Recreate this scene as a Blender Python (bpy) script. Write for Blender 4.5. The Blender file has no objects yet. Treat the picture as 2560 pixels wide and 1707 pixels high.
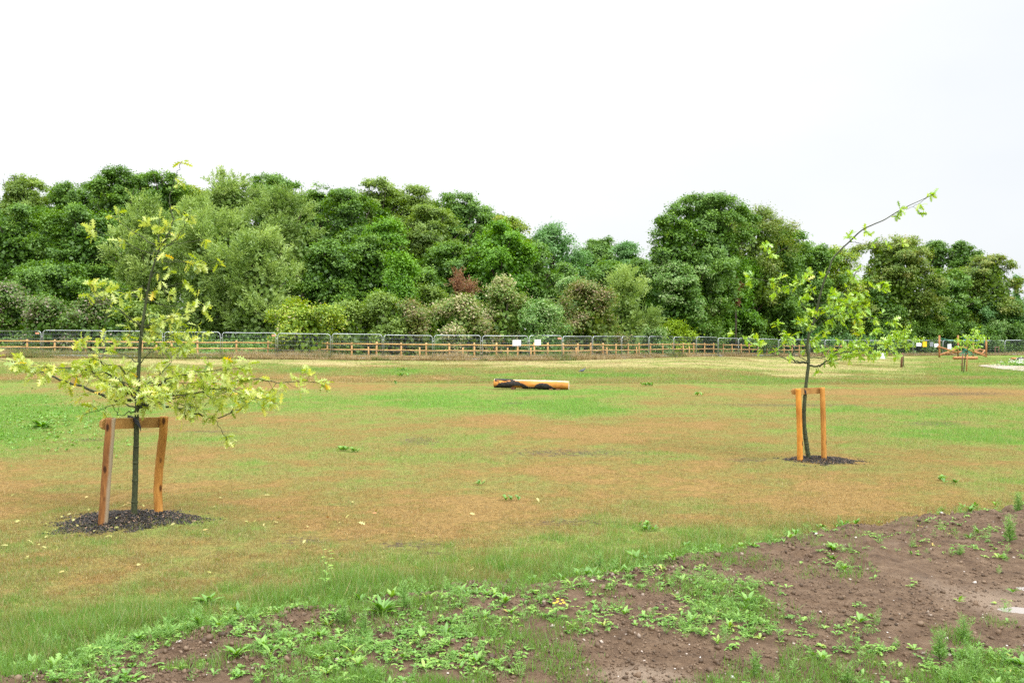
import bpy, math, random
import numpy as np
rng = np.random.default_rng(7)
random.seed(7)
PI = math.pi
SC = bpy.context.scene
COL = SC.collection
F = 2489.0          # focal length in pixels of the 2560 px wide photograph (35 mm lens)
CAMZ = 1.7
HY = 848.0          # horizon row
K = 2560 / 2352.0

# ------------------------------------------------------------------ helpers
def P(x, y, D):
    """point seen at pixel (x, y) at distance D ahead"""
    return np.array([(x - 1280) / F * D, D, CAMZ - (y - HY) / F * D])

def tag(o, label=None, cat=None, group=None, kind=None):
    if label: o['label'] = label
    if cat: o['category'] = cat
    if group: o['group'] = group
    if kind: o['kind'] = kind
    return o

def empty(name, loc, label, cat, group=None):
    o = bpy.data.objects.new(name, None)
    o.empty_display_size = 0.2
    COL.objects.link(o)
    o.location = loc
    return tag(o, label, cat, group)

def mesh_np(name, verts, loops, starts, attr=None, smooth=False):
    me = bpy.data.meshes.new(name)
    me.vertices.add(len(verts))
    me.vertices.foreach_set('co', np.asarray(verts, np.float32).ravel())
    me.loops.add(len(loops))
    me.loops.foreach_set('vertex_index', np.asarray(loops, np.int32))
    me.polygons.add(len(starts))
    me.polygons.foreach_set('loop_start', np.asarray(starts, np.int32))
    if smooth:
        me.polygons.foreach_set('use_smooth', np.ones(len(starts), bool))
    me.update(calc_edges=True)
    if attr:
        for k, (dom, v) in attr.items():
            a = me.attributes.new(k, 'FLOAT', dom)
            a.data.foreach_set('value', np.asarray(v, np.float32))
    return me

def link(name, me, mat, parent=None):
    o = bpy.data.objects.new(name, me)
    if mat:
        for m in (mat if isinstance(mat, (list, tuple)) else [mat]):
            me.materials.append(m)
    COL.objects.link(o)
    if parent: o.parent = parent
    return o

def norm(a):
    return a / np.maximum(np.linalg.norm(a, axis=-1, keepdims=True), 1e-9)

def frames(fwd, up):
    """rotation matrices whose Y column is fwd and Z column is near up"""
    f = norm(fwd)
    s = norm(np.cross(f, up))
    u = np.cross(s, f)
    return np.stack([s, f, u], axis=2)

def batch(tmpl, pos, R, scale, val=None):
    """copies of a small template as raw arrays"""
    tv, tf = tmpl
    tv = np.asarray(tv, float)
    n, k = len(pos), len(tv)
    sc = np.asarray(scale, float)
    if sc.ndim == 1: sc = np.repeat(sc[:, None], 3, 1)
    v = tv[None] * sc[:, None, :]
    v = np.einsum('nij,nkj->nki', R, v) + pos[:, None, :]
    flat = np.concatenate([np.asarray(f) for f in tf])
    lens = np.array([len(f) for f in tf])
    loops = (flat[None] + (np.arange(n) * k)[:, None]).ravel()
    st = np.concatenate([[0], np.cumsum(lens)[:-1]])
    starts = (st[None] + (np.arange(n) * len(flat))[:, None]).ravel()
    vals = np.repeat(np.zeros(n) if val is None else val, len(tf))
    return v.reshape(-1, 3), loops, starts, vals

def merge(bs):
    V, L, S, A = [], [], [], []
    nv = nl = 0
    for v, l, s, a in bs:
        V.append(v); L.append(l + nv); S.append(s + nl); A.append(a)
        nv += len(v); nl += len(l)
    return np.concatenate(V), np.concatenate(L), np.concatenate(S), np.concatenate(A)

def batch_obj(name, bs, mat, parent=None, smooth=False):
    v, l, s, a = merge(bs)
    return link(name, mesh_np(name, v, l, s, {'v': ('FACE', a)}, smooth), mat, parent)

class MB:
    def __init__(s): s.v = []; s.f = []
    def add(s, vs, fs):
        b = len(s.v); s.v += [tuple(map(float, p)) for p in vs]; s.f += [tuple(b + i for i in f) for f in fs]
    def box(s, c, h, R=None):
        vs = []
        for x in (-1, 1):
            for y in (-1, 1):
                for z in (-1, 1):
                    p = np.array([x * h[0], y * h[1], z * h[2]])
                    if R is not None: p = R @ p
                    vs.append(p + np.array(c))
        s.add(vs, [(0, 1, 3, 2), (4, 6, 7, 5), (0, 4, 5, 1), (2, 3, 7, 6), (0, 2, 6, 4), (1, 5, 7, 3)])
    def tube(s, pts, rad, n=8, cap=True, wob=0.0, seed=0):
        pts = [np.array(p, float) for p in pts]
        r0 = np.random.default_rng(seed)
        if not hasattr(rad, '__len__'): rad = [rad] * len(pts)
        ph = r0.random(4) * 6.28
        vs = []; ref = None
        for i, p in enumerate(pts):
            t = pts[min(i + 1, len(pts) - 1)] - pts[max(i - 1, 0)]
            t = t / max(np.linalg.norm(t), 1e-9)
            if ref is None:
                ref = np.array([1, 0, 0.]) if abs(t[0]) < 0.8 else np.array([0, 0, 1.])
            a = np.cross(t, ref); a /= max(np.linalg.norm(a), 1e-9)
            b = np.cross(t, a); ref = -np.cross(t, a) * 0 + ref
            for j in range(n):
                th = 2 * PI * j / n
                r = rad[i] * (1 + wob * (0.5 * math.sin(2 * th + ph[0] + i * .6) + 0.5 * math.sin(3 * th + ph[1] + i * 1.3) + .4 * math.sin(i * 2.1 + ph[2])))
                vs.append(p + r * (math.cos(th) * a + math.sin(th) * b))
        fs = []
        for i in range(len(pts) - 1):
            for j in range(n):
                fs.append((i * n + j, i * n + (j + 1) % n, (i + 1) * n + (j + 1) % n, (i + 1) * n + j))
        if cap:
            fs.append(tuple(range(n - 1, -1, -1)))
            fs.append(tuple((len(pts) - 1) * n + j for j in range(n)))
        s.add(vs, fs)
    def build(s, name, mat, parent=None, smooth=True, origin=None):
        o = np.zeros(3) if origin is None else np.array(origin, float)
        me = bpy.data.meshes.new(name)
        me.from_pydata([tuple(np.array(p) - o) for p in s.v], [], s.f)
        if smooth:
            me.polygons.foreach_set('use_smooth', np.array([len(f) <= 4 for f in s.f], bool))
        me.update()
        return link(name, me, mat, parent)

# value noise
_lat = np.random.default_rng(99).random((257, 257))
def vnoise(x, y, s=1.0, o=0.0):
    x = np.asarray(x, float) / s + 37.3 + o; y = np.asarray(y, float) / s + 11.7 + o * 1.7
    xi = np.floor(x).astype(int); yi = np.floor(y).astype(int)
    fx = x - xi; fy = y - yi
    fx = fx * fx * (3 - 2 * fx); fy = fy * fy * (3 - 2 * fy)
    a = _lat[xi % 256, yi % 256]; b = _lat[(xi + 1) % 256, yi % 256]
    c = _lat[xi % 256, (yi + 1) % 256]; d = _lat[(xi + 1) % 256, (yi + 1) % 256]
    return (a * (1 - fx) + b * fx) * (1 - fy) + (c * (1 - fx) + d * fx) * fy
def fbm(x, y, s, o=0.0, n=4):
    t = 0; a = 1; w = 0
    for i in range(n):
        t = t + a * vnoise(x, y, s / 2 ** i, o + i * 3.1); w += a; a *= 0.55
    return t / w - 0.5
def sstep(t):
    t = np.clip(t, 0, 1); return t * t * (3 - 2 * t)

# ------------------------------------------------------------------ terrain
HX = np.array([-400, 105, 692, 1083, 1400, 1741, 1946, 2225, 2900])
HZ = np.array([.62, .58, .47, .33, .29, .28, .06, -.04, -.05])
def TZ(X, Y):
    X = np.asarray(X, float); Y = np.asarray(Y, float)
    px = 1280 + X / np.maximum(Y, 1) * F
    h = np.interp(px, HX, HZ)
    z = sstep((Y - 30) / 28) * h
    z = z + 0.05 * fbm(X, Y, 4.0, 2.0, 2) * np.clip((Y - 3) / 6, 0, 1) * np.clip((70 - Y) / 30, 0.2, 1)
    for (mx, my, r, hh) in MOUNDS:
        z = z + hh * np.exp(-(((X - mx) / r) ** 2 + ((Y - my) / r) ** 2))
    return z
def Dg(y):  # distance of flat ground seen at row y
    return F * CAMZ / (y - HY)
T1 = P(335, 1292, Dg(1292)); T2 = P(2024, 1149, Dg(1149))
MOUNDS = [(T1[0] + .0, T1[1] - .1, .5, .035), (T2[0] + .05, T2[1], .6, .03)]
def G(x, y):
    """ground point seen at pixel (x, y)"""
    D = Dg(y)
    for _ in range(25):
        X = (x - 1280) / F * D
        z = float(TZ(X, D)); D2 = F * (CAMZ - z) / (y - HY)
        D += 0.5 * (D2 - D)
    return np.array([(x - 1280) / F * D, D, float(TZ((x - 1280) / F * D, D))])
def GD(x, D):
    X = (x - 1280) / F * D
    return np.array([X, D, float(TZ(X, D))])

EX = np.array([-9, -4.5, -2.58, -2.27, -1.28, -.22, 1.03, 1.83, 3.22, 4.82, 8, 14])
EY = np.array([.5, 3.2, 5.0, 5.32, 6.16, 6.75, 7.32, 8.0, 8.93, 9.82, 11.6, 15])
def edge_d(X, Y):   # positive on the soil side
    return (np.interp(X, EX, EY) - Y) * 0.85 + 0.28 * fbm(X, Y, .8, 5.0, 3)

DX = np.array([0, 200, 400, 700, 1000, 1300, 1600, 1900, 2150, 2352.])
DYs = np.array([832, 845, 856, 868, 885, 900, 920, 940, 960, 980, 1010, 1040, 1070, 1110, 1150, 1190, 1230, 1270, 1310, 1350, 1400, 1460, 1540.])
DV = np.array([
 [.6,.6,.6,.6,.55,.55,.55,.6,.35,.25],
 [.45,.45,.45,.4,.4,.45,.5,.55,.4,.35],
 [.3,.3,.3,.3,.3,.25,.35,.5,.45,.5],
 [.6,.7,.7,.75,.65,.3,.3,.35,.4,.45],
 [.45,.55,.7,.65,.5,.5,.6,.65,.5,.5],
 [.3,.5,.55,.5,.2,.25,.5,.75,.85,.85],
 [.2,.35,.5,.4,.15,.2,.5,.6,.55,.55],
 [.12,.15,.4,.4,.2,.15,.45,.45,.35,.3],
 [.08,.12,.6,.5,.45,.5,.6,.4,.2,.15],
 [.08,.12,.6,.55,.6,.85,.7,.5,.3,.3],
 [.12,.2,.45,.4,.45,.75,.75,.6,.5,.4],
 [.3,.4,.5,.5,.5,.6,.75,.8,.75,.65],
 [.65,.65,.6,.7,.75,.85,.85,.85,.8,.75],
 [.85,.8,.85,.7,.6,.85,.9,.9,.7,.6],
 [.9,.85,.85,.9,.95,.95,.85,.8,.7,.5],
 [.8,.75,.85,.95,.85,.8,.75,.65,.4,.35],
 [.7,.6,.6,.75,.65,.6,.45,.35,.3,.3],
 [.6,.5,.5,.5,.45,.35,.3,.3,.3,.3],
 [.5,.5,.45,.35,.3,.2,.25,.2,.2,.2],
 [.45,.42,.38,.3,.2,.15,.1,.1,.1,.1],
 [.4,.35,.22,.08,.08,.08,.08,.08,.08,.08],
 [.15,.1,.08,.08,.08,.08,.08,.08,.08,.08],
 [.05,.05,.05,.05,.05,.05,.05,.05,.05,.05]])
def dryness(X, Y):
    X = np.asarray(X, float); Y = np.maximum(np.asarray(Y, float), 1.5)
    px = (1280 + X / Y * F) / K; py = (HY + CAMZ / Y * F) / K
    # raised ground at the far side shows a little higher
    py = py - np.where(Y > 30, sstep((Y - 30) / 28) * 22, 0)
    ax = np.clip(np.interp(px, DX, np.arange(len(DX))), 0, len(DX) - 1.001)
    ay = np.clip(np.interp(py, DYs, np.arange(len(DYs))), 0, len(DYs) - 1.001)
    i = ax.astype(int); j = ay.astype(int); fx = ax - i; fy = ay - j
    v = (DV[j, i] * (1 - fx) + DV[j, i + 1] * fx) * (1 - fy) + (DV[j + 1, i] * (1 - fx) + DV[j + 1, i + 1] * fx) * fy
    s = np.clip(Y / 12, .35, 2.5)
    v = v + 0.9 * fbm(X, Y * .8, 2.2, 1.0, 4) * np.clip(Y / 8, .8, 1.0) + .5 * fbm(X, Y, .55, 9.0, 4) + .45 * fbm(X, Y, .16, 19.0, 2)
    v = .5 + (v - .5) * 1.22
    return np.clip(v, 0, 1)
def strawness(X, Y):
    Y = np.asarray(Y, float)
    edge = np.where(X > 12, 40.0, 47.0)
    px = 1280 + np.asarray(X, float) / np.maximum(Y, 1.5) * F
    return (1 - .65 * sstep((px - 2230) / 120)) * np.clip(sstep((Y - edge + 5 * fbm(X, Y, 6, 4.0, 3)) / 6.0) * (1 - 1.3 * np.clip(fbm(X, Y, 3., 8.0, 3) * 3 - .1, 0, .75)), 0, 1)
def bareness(X, Y):
    px = (1280 + X / np.maximum(Y, 1.5) * F) / K; py = (HY + CAMZ / np.maximum(Y, 1.5) * F) / K
    b = np.zeros_like(px)
    for (cx, cy, rx, ry) in [(960,1012,70,14),(1300,1038,230,12),(1720,1055,80,8),(950,1250,120,16),(2150,972,110,8),(1800,930,260,5),(2200,905,200,6),(700,1240,90,10),(1300,1200,170,10),(200,1010,80,6),(1000,1270,60,8),(480,990,110,5),(1180,925,40,4)]:
        b = np.maximum(b, np.exp(-(((px - cx) / rx) ** 2 + ((py - cy) / ry) ** 2)))
    return np.clip(b * 1.1, 0, 1)

# ------------------------------------------------------------------ materials
def new_mat(name):
    m = bpy.data.materials.new(name); m.use_nodes = True
    nt = m.node_tree; nt.nodes.clear()
    out = nt.nodes.new('ShaderNodeOutputMaterial')
    return m, nt, out
def N(nt, t, **kw):
    n = nt.nodes.new(t)
    for k, v in kw.items():
        if k in n.inputs: n.inputs[k].default_value = v
        else: setattr(n, k, v)
    return n
def ramp(nt, stops):
    r = nt.nodes.new('ShaderNodeValToRGB')
    while len(r.color_ramp.elements) < len(stops): r.color_ramp.elements.new(0.5)
    for e, (p, c) in zip(r.color_ramp.elements, stops):
        e.position = p; e.color = (*c, 1)
    return r
def leaf_mat(name, stops, trans=.35, gloss=.035, rough=.5):
    m, nt, out = new_mat(name)
    a = N(nt, 'ShaderNodeAttribute', attribute_name='v')
    r = ramp(nt, stops); nt.links.new(a.outputs['Fac'], r.inputs[0])
    d = N(nt, 'ShaderNodeBsdfDiffuse'); t = N(nt, 'ShaderNodeBsdfTranslucent')
    g = N(nt, 'ShaderNodeBsdfGlossy', Roughness=rough); g.inputs['Color'].default_value = (.9, .95, .9, 1)
    hs = N(nt, 'ShaderNodeHueSaturation', Saturation=1.15, Value=1.2, Hue=.49)
    nt.links.new(r.outputs[0], d.inputs[0]); nt.links.new(r.outputs[0], hs.inputs['Color']); nt.links.new(hs.outputs[0], t.inputs[0])
    m1 = N(nt, 'ShaderNodeMixShader', Fac=trans); m2 = N(nt, 'ShaderNodeMixShader', Fac=gloss)
    nt.links.new(d.outputs[0], m1.inputs[1]); nt.links.new(t.outputs[0], m1.inputs[2])
    nt.links.new(m1.outputs[0], m2.inputs[1]); nt.links.new(g.outputs[0], m2.inputs[2])
    nt.links.new(m2.outputs[0], out.inputs[0])
    return m
def pbr(name, col, rough=.7, metal=0.0, spec=.3):
    m, nt, out = new_mat(name)
    b = N(nt, 'ShaderNodeBsdfPrincipled', Roughness=rough, Metallic=metal)
    b.inputs['Base Color'].default_value = (*col, 1); b.inputs['Specular IOR Level'].default_value = spec
    nt.links.new(b.outputs[0], out.inputs[0])
    return m
def wood_mat(name, c1, c2, c3, scale=(14, 14, 2.2), knots=True, rough=.7, bump=.4):
    m, nt, out = new_mat(name)
    tc = N(nt, 'ShaderNodeTexCoord'); mp = N(nt, 'ShaderNodeMapping'); mp.inputs['Scale'].default_value = scale
    nt.links.new(tc.outputs['Object'], mp.inputs[0])
    n1 = N(nt, 'ShaderNodeTexNoise', Scale=3.0, Detail=6.0, Roughness=.65); nt.links.new(mp.outputs[0], n1.inputs['Vector'])
    r = ramp(nt, [(.25, c2), (.5, c1), (.78, c3)]); nt.links.new(n1.outputs[0], r.inputs[0])
    b = N(nt, 'ShaderNodeBsdfPrincipled', Roughness=rough); b.inputs['Specular IOR Level'].default_value = .25
    colout = r.outputs[0]
    n3 = N(nt, 'ShaderNodeTexNoise', Scale=2.3, Detail=3.0); nt.links.new(tc.outputs['Object'], n3.inputs['Vector'])
    r3 = ramp(nt, [(.35, (.55, .5, .45)), (.6, (1, 1, 1))]); nt.links.new(n3.outputs[0], r3.inputs[0])
    mm = N(nt, 'ShaderNodeMix', data_type='RGBA', blend_type='MULTIPLY'); mm.inputs[0].default_value = .7
    nt.links.new(colout, mm.inputs[6]); nt.links.new(r3.outputs[0], mm.inputs[7]); colout = mm.outputs[2]
    if knots:
        mp2 = N(nt, 'ShaderNodeMapping'); mp2.inputs['Scale'].default_value = (9, 9, 4.5); nt.links.new(tc.outputs['Object'], mp2.inputs[0])
        v = N(nt, 'ShaderNodeTexVoronoi', Scale=1.0); nt.links.new(mp2.outputs[0], v.inputs['Vector'])
        kr = ramp(nt, [(.1, (.12, .07, .04)), (.2, (1, 1, 1))]); nt.links.new(v.outputs['Distance'], kr.inputs[0])
        mk = N(nt, 'ShaderNodeMix', data_type='RGBA', blend_type='MULTIPLY'); mk.inputs[0].default_value = .9
        nt.links.new(colout, mk.inputs[6]); nt.links.new(kr.outputs[0], mk.inputs[7]); colout = mk.outputs[2]
    bp = N(nt, 'ShaderNodeBump', Strength=bump, Distance=.01); nt.links.new(n1.outputs[0], bp.inputs['Height'])
    nt.links.new(bp.outputs[0], b.inputs['Normal'])
    nt.links.new(colout, b.inputs['Base Color']); nt.links.new(b.outputs[0], out.inputs[0])
    return m, nt, b, colout, tc

# -- ground
def ground_mat():
    m, nt, out = new_mat('lawn_ground')
    L = nt.links.new
    geo = N(nt, 'ShaderNodeNewGeometry')
    dry = N(nt, 'ShaderNodeAttribute', attribute_name='dry')
    straw = N(nt, 'ShaderNodeAttribute', attribute_name='straw')
    bare = N(nt, 'ShaderNodeAttribute', attribute_name='bare')
    n1 = N(nt, 'ShaderNodeTexNoise', Scale=9.0, Detail=9.0, Roughness=.72); L(geo.outputs['Position'], n1.inputs['Vector'])
    mpx = N(nt, 'ShaderNodeMapping'); mpx.inputs['Scale'].default_value = (.9, .35, 1); L(geo.outputs['Position'], mpx.inputs[0])
    n2 = N(nt, 'ShaderNodeTexNoise', Scale=1.3, Detail=7.0, Roughness=.65); L(mpx.outputs[0], n2.inputs['Vector'])
    # dry + noise
    s1 = N(nt, 'ShaderNodeMath', operation='MULTIPLY_ADD'); s1.inputs[1].default_value = .5; s1.inputs[2].default_value = -.25; L(n1.outputs[0], s1.inputs[0])
    s2 = N(nt, 'ShaderNodeMath', operation='MULTIPLY_ADD'); s2.inputs[1].default_value = .7; s2.inputs[2].default_value = -.35; L(n2.outputs[0], s2.inputs[0])
    a1 = N(nt, 'ShaderNodeMath', operation='ADD'); L(s1.outputs[0], a1.inputs[0]); L(s2.outputs[0], a1.inputs[1])
    a2 = N(nt, 'ShaderNodeMath', operation='ADD'); L(a1.outputs[0], a2.inputs[0]); L(dry.outputs['Fac'], a2.inputs[1])
    r = ramp(nt, GR); L(a2.outputs[0], r.inputs[0])
    a3 = N(nt, 'ShaderNodeMath', operation='ADD'); L(a1.outputs[0], a3.inputs[0]); L(dry.outputs['Fac'], a3.inputs[1])
    rs = ramp(nt, SR); L(a3.outputs[0], rs.inputs[0])
    mx = N(nt, 'ShaderNodeMix', data_type='RGBA'); L(straw.outputs['Fac'], mx.inputs[0]); L(r.outputs[0], mx.inputs[6]); L(rs.outputs[0], mx.inputs[7])
    # thin patches where bare earth shows
    nb = N(nt, 'ShaderNodeTexNoise', Scale=11.0, Detail=10.0, Roughness=.8); L(geo.outputs['Position'], nb.inputs['Vector'])
    ab = N(nt, 'ShaderNodeMath', operation='MULTIPLY_ADD'); ab.inputs[1].default_value = .16; L(bare.outputs['Fac'], ab.inputs[0]); L(nb.outputs[0], ab.inputs[2])
    rb = ramp(nt, [(.64, (0, 0, 0)), (.68, (1, 1, 1))]); L(ab.outputs[0], rb.inputs[0])
    mb = N(nt, 'ShaderNodeMix', data_type='RGBA'); L(rb.outputs[0], mb.inputs[0]); L(mx.outputs[2], mb.inputs[6]); mb.inputs[7].default_value = (.085, .066, .05, 1)
    # tuft-scale value variation
    nf = N(nt, 'ShaderNodeTexNoise', Scale=16.0, Detail=8.0, Roughness=.75); L(geo.outputs['Position'], nf.inputs['Vector'])
    rf = ramp(nt, [(.32, (.5, .52, .5)), (.5, (1, 1, 1)), (.68, (1.5, 1.45, 1.3))]); L(nf.outputs[0], rf.inputs[0])
    mf = N(nt, 'ShaderNodeMix', data_type='RGBA', blend_type='MULTIPLY'); mf.inputs[0].default_value = .8; L(mb.outputs[2], mf.inputs[6]); L(rf.outputs[0], mf.inputs[7])
    b = N(nt, 'ShaderNodeBsdfDiffuse', Roughness=.8); L(mf.outputs[2], b.inputs[0])
    bp = N(nt, 'ShaderNodeBump', Strength=.7, Distance=.03); L(nf.outputs[0], bp.inputs['Height']); L(bp.outputs[0], b.inputs['Normal'])
    L(b.outputs[0], out.inputs[0])
    return m
GR = [(0.0, (.10, .195, .034)), (.28, (.15, .19, .05)), (.55, (.175, .16, .055)), (.8, (.183, .136, .048)), (.94, (.213, .143, .057))]
SR = [(0.1, (.15, .22, .05)), (.4, (.23, .24, .08)), (.7, (.31, .275, .125)), (1.0, (.36, .285, .155))]
M = {}
M['ground'] = ground_mat()
M['grass'] = leaf_mat('grass_blades', [(p, tuple(c * 1.3 for c in col)) for p, col in GR] + [(1.0, (.46, .4, .2))], trans=.45, gloss=.03)
M['straw_grass'] = leaf_mat('straw_blades', SR, trans=.3, gloss=.03)
M['dead_grass'] = leaf_mat('dead_grass', [(0, (.14, .2, .05)), (.25, (.26, .21, .085)), (.7, (.35, .265, .13)), (1, (.5, .41, .24))], trans=.3, gloss=.03)

def soil_mat():
    m, nt, out = new_mat('soil')
    L = nt.links.new
    geo = N(nt, 'ShaderNodeNewGeometry')
    n1 = N(nt, 'ShaderNodeTexNoise', Scale=7.0, Detail=10.0, Roughness=.7); L(geo.outputs['Position'], n1.inputs['Vector'])
    r = ramp(nt, [(.3, (.06, .035, .019)), (.5, (.118, .075, .044)), (.7, (.18, .123, .077))]); L(n1.outputs[0], r.inputs[0])
    n2 = N(nt, 'ShaderNodeTexNoise', Scale=.9, Detail=4.0, Roughness=.6); L(geo.outputs['Position'], n2.inputs['Vector'])
    silt = N(nt, 'ShaderNodeAttribute', attribute_name='silt')
    ad = N(nt, 'ShaderNodeMath', operation='MULTIPLY_ADD'); ad.inputs[1].default_value = .6; L(silt.outputs['Fac'], ad.inputs[0]); L(n2.outputs[0], ad.inputs[2])
    r2 = ramp(nt, [(.62, (0, 0, 0)), (.95, (1, 1, 1))]); L(ad.outputs[0], r2.inputs[0])
    mx = N(nt, 'ShaderNodeMix', data_type='RGBA'); L(r2.outputs[0], mx.inputs[0]); L(r.outputs[0], mx.inputs[6]); mx.inputs[7].default_value = (.23, .172, .122, 1)
    v = N(nt, 'ShaderNodeTexVoronoi', Scale=46.0); L(geo.outputs['Position'], v.inputs['Vector'])
    n3 = N(nt, 'ShaderNodeTexNoise', Scale=55.0, Detail=8.0, Roughness=.75); L(geo.outputs['Position'], n3.inputs['Vector'])
    r3 = ramp(nt, [(.3, (.55, .53, .5)), (.6, (1.05, 1.05, 1.05)), (.8, (1.5, 1.5, 1.5))]); L(n3.outputs[0], r3.inputs[0])
    mf = N(nt, 'ShaderNodeMix', data_type='RGBA', blend_type='MULTIPLY'); mf.inputs[0].default_value = .8; L(mx.outputs[2], mf.inputs[6]); L(r3.outputs[0], mf.inputs[7])
    b = N(nt, 'ShaderNodeBsdfPrincipled', Roughness=.85); b.inputs['Specular IOR Level'].default_value = .2
    L(mf.outputs[2], b.inputs['Base Color'])
    ah = N(nt, 'ShaderNodeMath', operation='MULTIPLY_ADD'); ah.inputs[1].default_value = -.4; L(v.outputs['Distance'], ah.inputs[0]); L(n3.outputs[0], ah.inputs[2])
    bp = N(nt, 'ShaderNodeBump', Strength=.9, Distance=.02); L(ah.outputs[0], bp.inputs['Height']); L(bp.outputs[0], b.inputs['Normal'])
    L(b.outputs[0], out.inputs[0])
    return m
M['soil'] = soil_mat()
M['clod'] = leaf_mat('soil_clods', [(0, (.045, .026, .015)), (.6, (.115, .07, .04)), (.9, (.19, .13, .085)), (1, (.36, .32, .28))], trans=0.0, gloss=.03, rough=.6)
M['stone'] = leaf_mat('stones', [(0, (.22, .16, .12)), (.6, (.36, .3, .25)), (1, (.6, .57, .53))], trans=0, gloss=.05)
M['weed'] = leaf_mat('weed_leaves', [(0, (.07, .18, .02)), (.35, (.13, .29, .035)), (.7, (.22, .39, .06)), (.93, (.33, .42, .07)), (1, (.42, .28, .06))], trans=.3, gloss=.05)
M['feather'] = leaf_mat('feathery_leaves', [(0, (.11, .25, .045)), (1, (.26, .43, .11))], trans=.3, gloss=.03)
M['mulch'] = leaf_mat('bark_mulch', [(0, (.008, .007, .007)), (.6, (.022, .018, .018)), (.86, (.07, .055, .05)), (1, (.26, .16, .1))], trans=0, gloss=.03)
M['fallen'] = leaf_mat('fallen_leaves', [(0, (.36, .36, .08)), (.6, (.46, .44, .16)), (.9, (.48, .38, .12)), (1, (.4, .16, .05))], trans=.2, gloss=.05)
M['flower_y'] = pbr('yellow_petals', (.8, .6, .03), .6)
M['flower_w'] = pbr('white_petals', (.75, .75, .7), .6)
M['oakleaf1'] = leaf_mat('pale_oak_leaves', [(0, (.17, .27, .02)), (.35, (.32, .42, .05)), (.75, (.5, .56, .15)), (.94, (.58, .56, .05)), (1, (.66, .46, .02))], trans=.42, gloss=.06, rough=.4)
M['oakleaf2'] = leaf_mat('green_oak_leaves', [(0, (.12, .28, .015)), (.4, (.26, .46, .02)), (.9, (.42, .56, .04)), (1, (.5, .5, .05))], trans=.45, gloss=.07, rough=.35)
M['oakbark'], *_ = wood_mat('young_oak_bark', (.05, .062, .027), (.022, .026, .014), (.1, .11, .06), (30, 30, 8), False, .75, .5)
M['bark'], *_ = wood_mat('tree_bark', (.07, .058, .042), (.03, .024, .018), (.13, .11, .085), (3, 3, .8), False, .9, .6)
M['stake_orange'], *_ = wood_mat('orange_stake_wood', (.6, .25, .035), (.38, .13, .018), (.72, .36, .07))
M['stake_tan'], *_ = wood_mat('tan_stake_wood', (.48, .22, .045), (.3, .12, .02), (.6, .33, .09))
M['crossbar'], *_ = wood_mat('crossbar_wood', (.42, .23, .07), (.26, .12, .03), (.52, .33, .12), (2.2, 14, 14), False)
M['rail'], *_ = wood_mat('rail_wood', (.56, .35, .13), (.43, .25, .08), (.65, .44, .2), (1.2, 10, 10), False)
M['fpost'], *_ = wood_mat('fence_post_wood', (.56, .34, .13), (.4, .21, .08), (.66, .44, .2), (8, 8, 2), False)
M['darkpost'], *_ = wood_mat('dark_brown_post', (.16, .08, .045), (.09, .045, .03), (.25, .14, .08), (8, 8, 2), False)
M['playlog'], *_ = wood_mat('play_log_wood', (.4, .19, .075), (.27, .11, .045), (.52, .28, .12), (2, 10, 10), False)
M['galv'] = pbr('galvanised_steel', (.5, .54, .57), .5, .75, .5)
M['wire'] = pbr('fence_wire', (.33, .37, .4), .5, .5, .4)
M['white'] = pbr('white_board', (.82, .84, .86), .5)
M['yellow'] = pbr('yellow_board', (.85, .52, .02), .5)
M['grey'] = pbr('grey_board', (.22, .24, .28), .5)
M['orange_tag'] = pbr('salmon_tag', (.75, .3, .2), .5)
M['rubber'] = pbr('black_rubber', (.025, .028, .035), .45)
M['rope'] = pbr('green_rope', (.03, .25, .17), .7)
M['gravel'] = pbr('pale_path', (.34, .28, .23), .9)
M['bird'] = pbr('grey_feathers', (.09, .1, .13), .6)
M['concrete'] = pbr('concrete_block', (.16, .15, .13), .9)

# left stake: reddish brown wood, turning paler grey on the right side
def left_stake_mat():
    m, nt, b, colout, tc = wood_mat('grey_sided_stake_wood', (.25, .105, .03), (.1, .04, .015), (.38, .175, .055))
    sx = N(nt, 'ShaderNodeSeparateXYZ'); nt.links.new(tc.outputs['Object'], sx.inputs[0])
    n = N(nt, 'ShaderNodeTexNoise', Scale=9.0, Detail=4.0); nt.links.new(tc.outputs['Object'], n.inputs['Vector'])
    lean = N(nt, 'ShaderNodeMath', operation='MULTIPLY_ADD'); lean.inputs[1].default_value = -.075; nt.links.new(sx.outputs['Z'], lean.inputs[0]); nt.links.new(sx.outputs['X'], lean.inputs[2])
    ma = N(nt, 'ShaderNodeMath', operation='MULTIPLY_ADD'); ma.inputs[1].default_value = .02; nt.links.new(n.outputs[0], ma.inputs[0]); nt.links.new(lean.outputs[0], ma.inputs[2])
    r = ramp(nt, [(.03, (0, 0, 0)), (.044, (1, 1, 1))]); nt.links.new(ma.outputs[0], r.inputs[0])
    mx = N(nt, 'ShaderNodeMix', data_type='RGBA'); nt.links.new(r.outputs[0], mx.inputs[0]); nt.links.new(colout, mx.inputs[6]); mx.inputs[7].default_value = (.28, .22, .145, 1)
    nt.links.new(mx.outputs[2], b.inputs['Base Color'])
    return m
M['stake_left'] = left_stake_mat()

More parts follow.
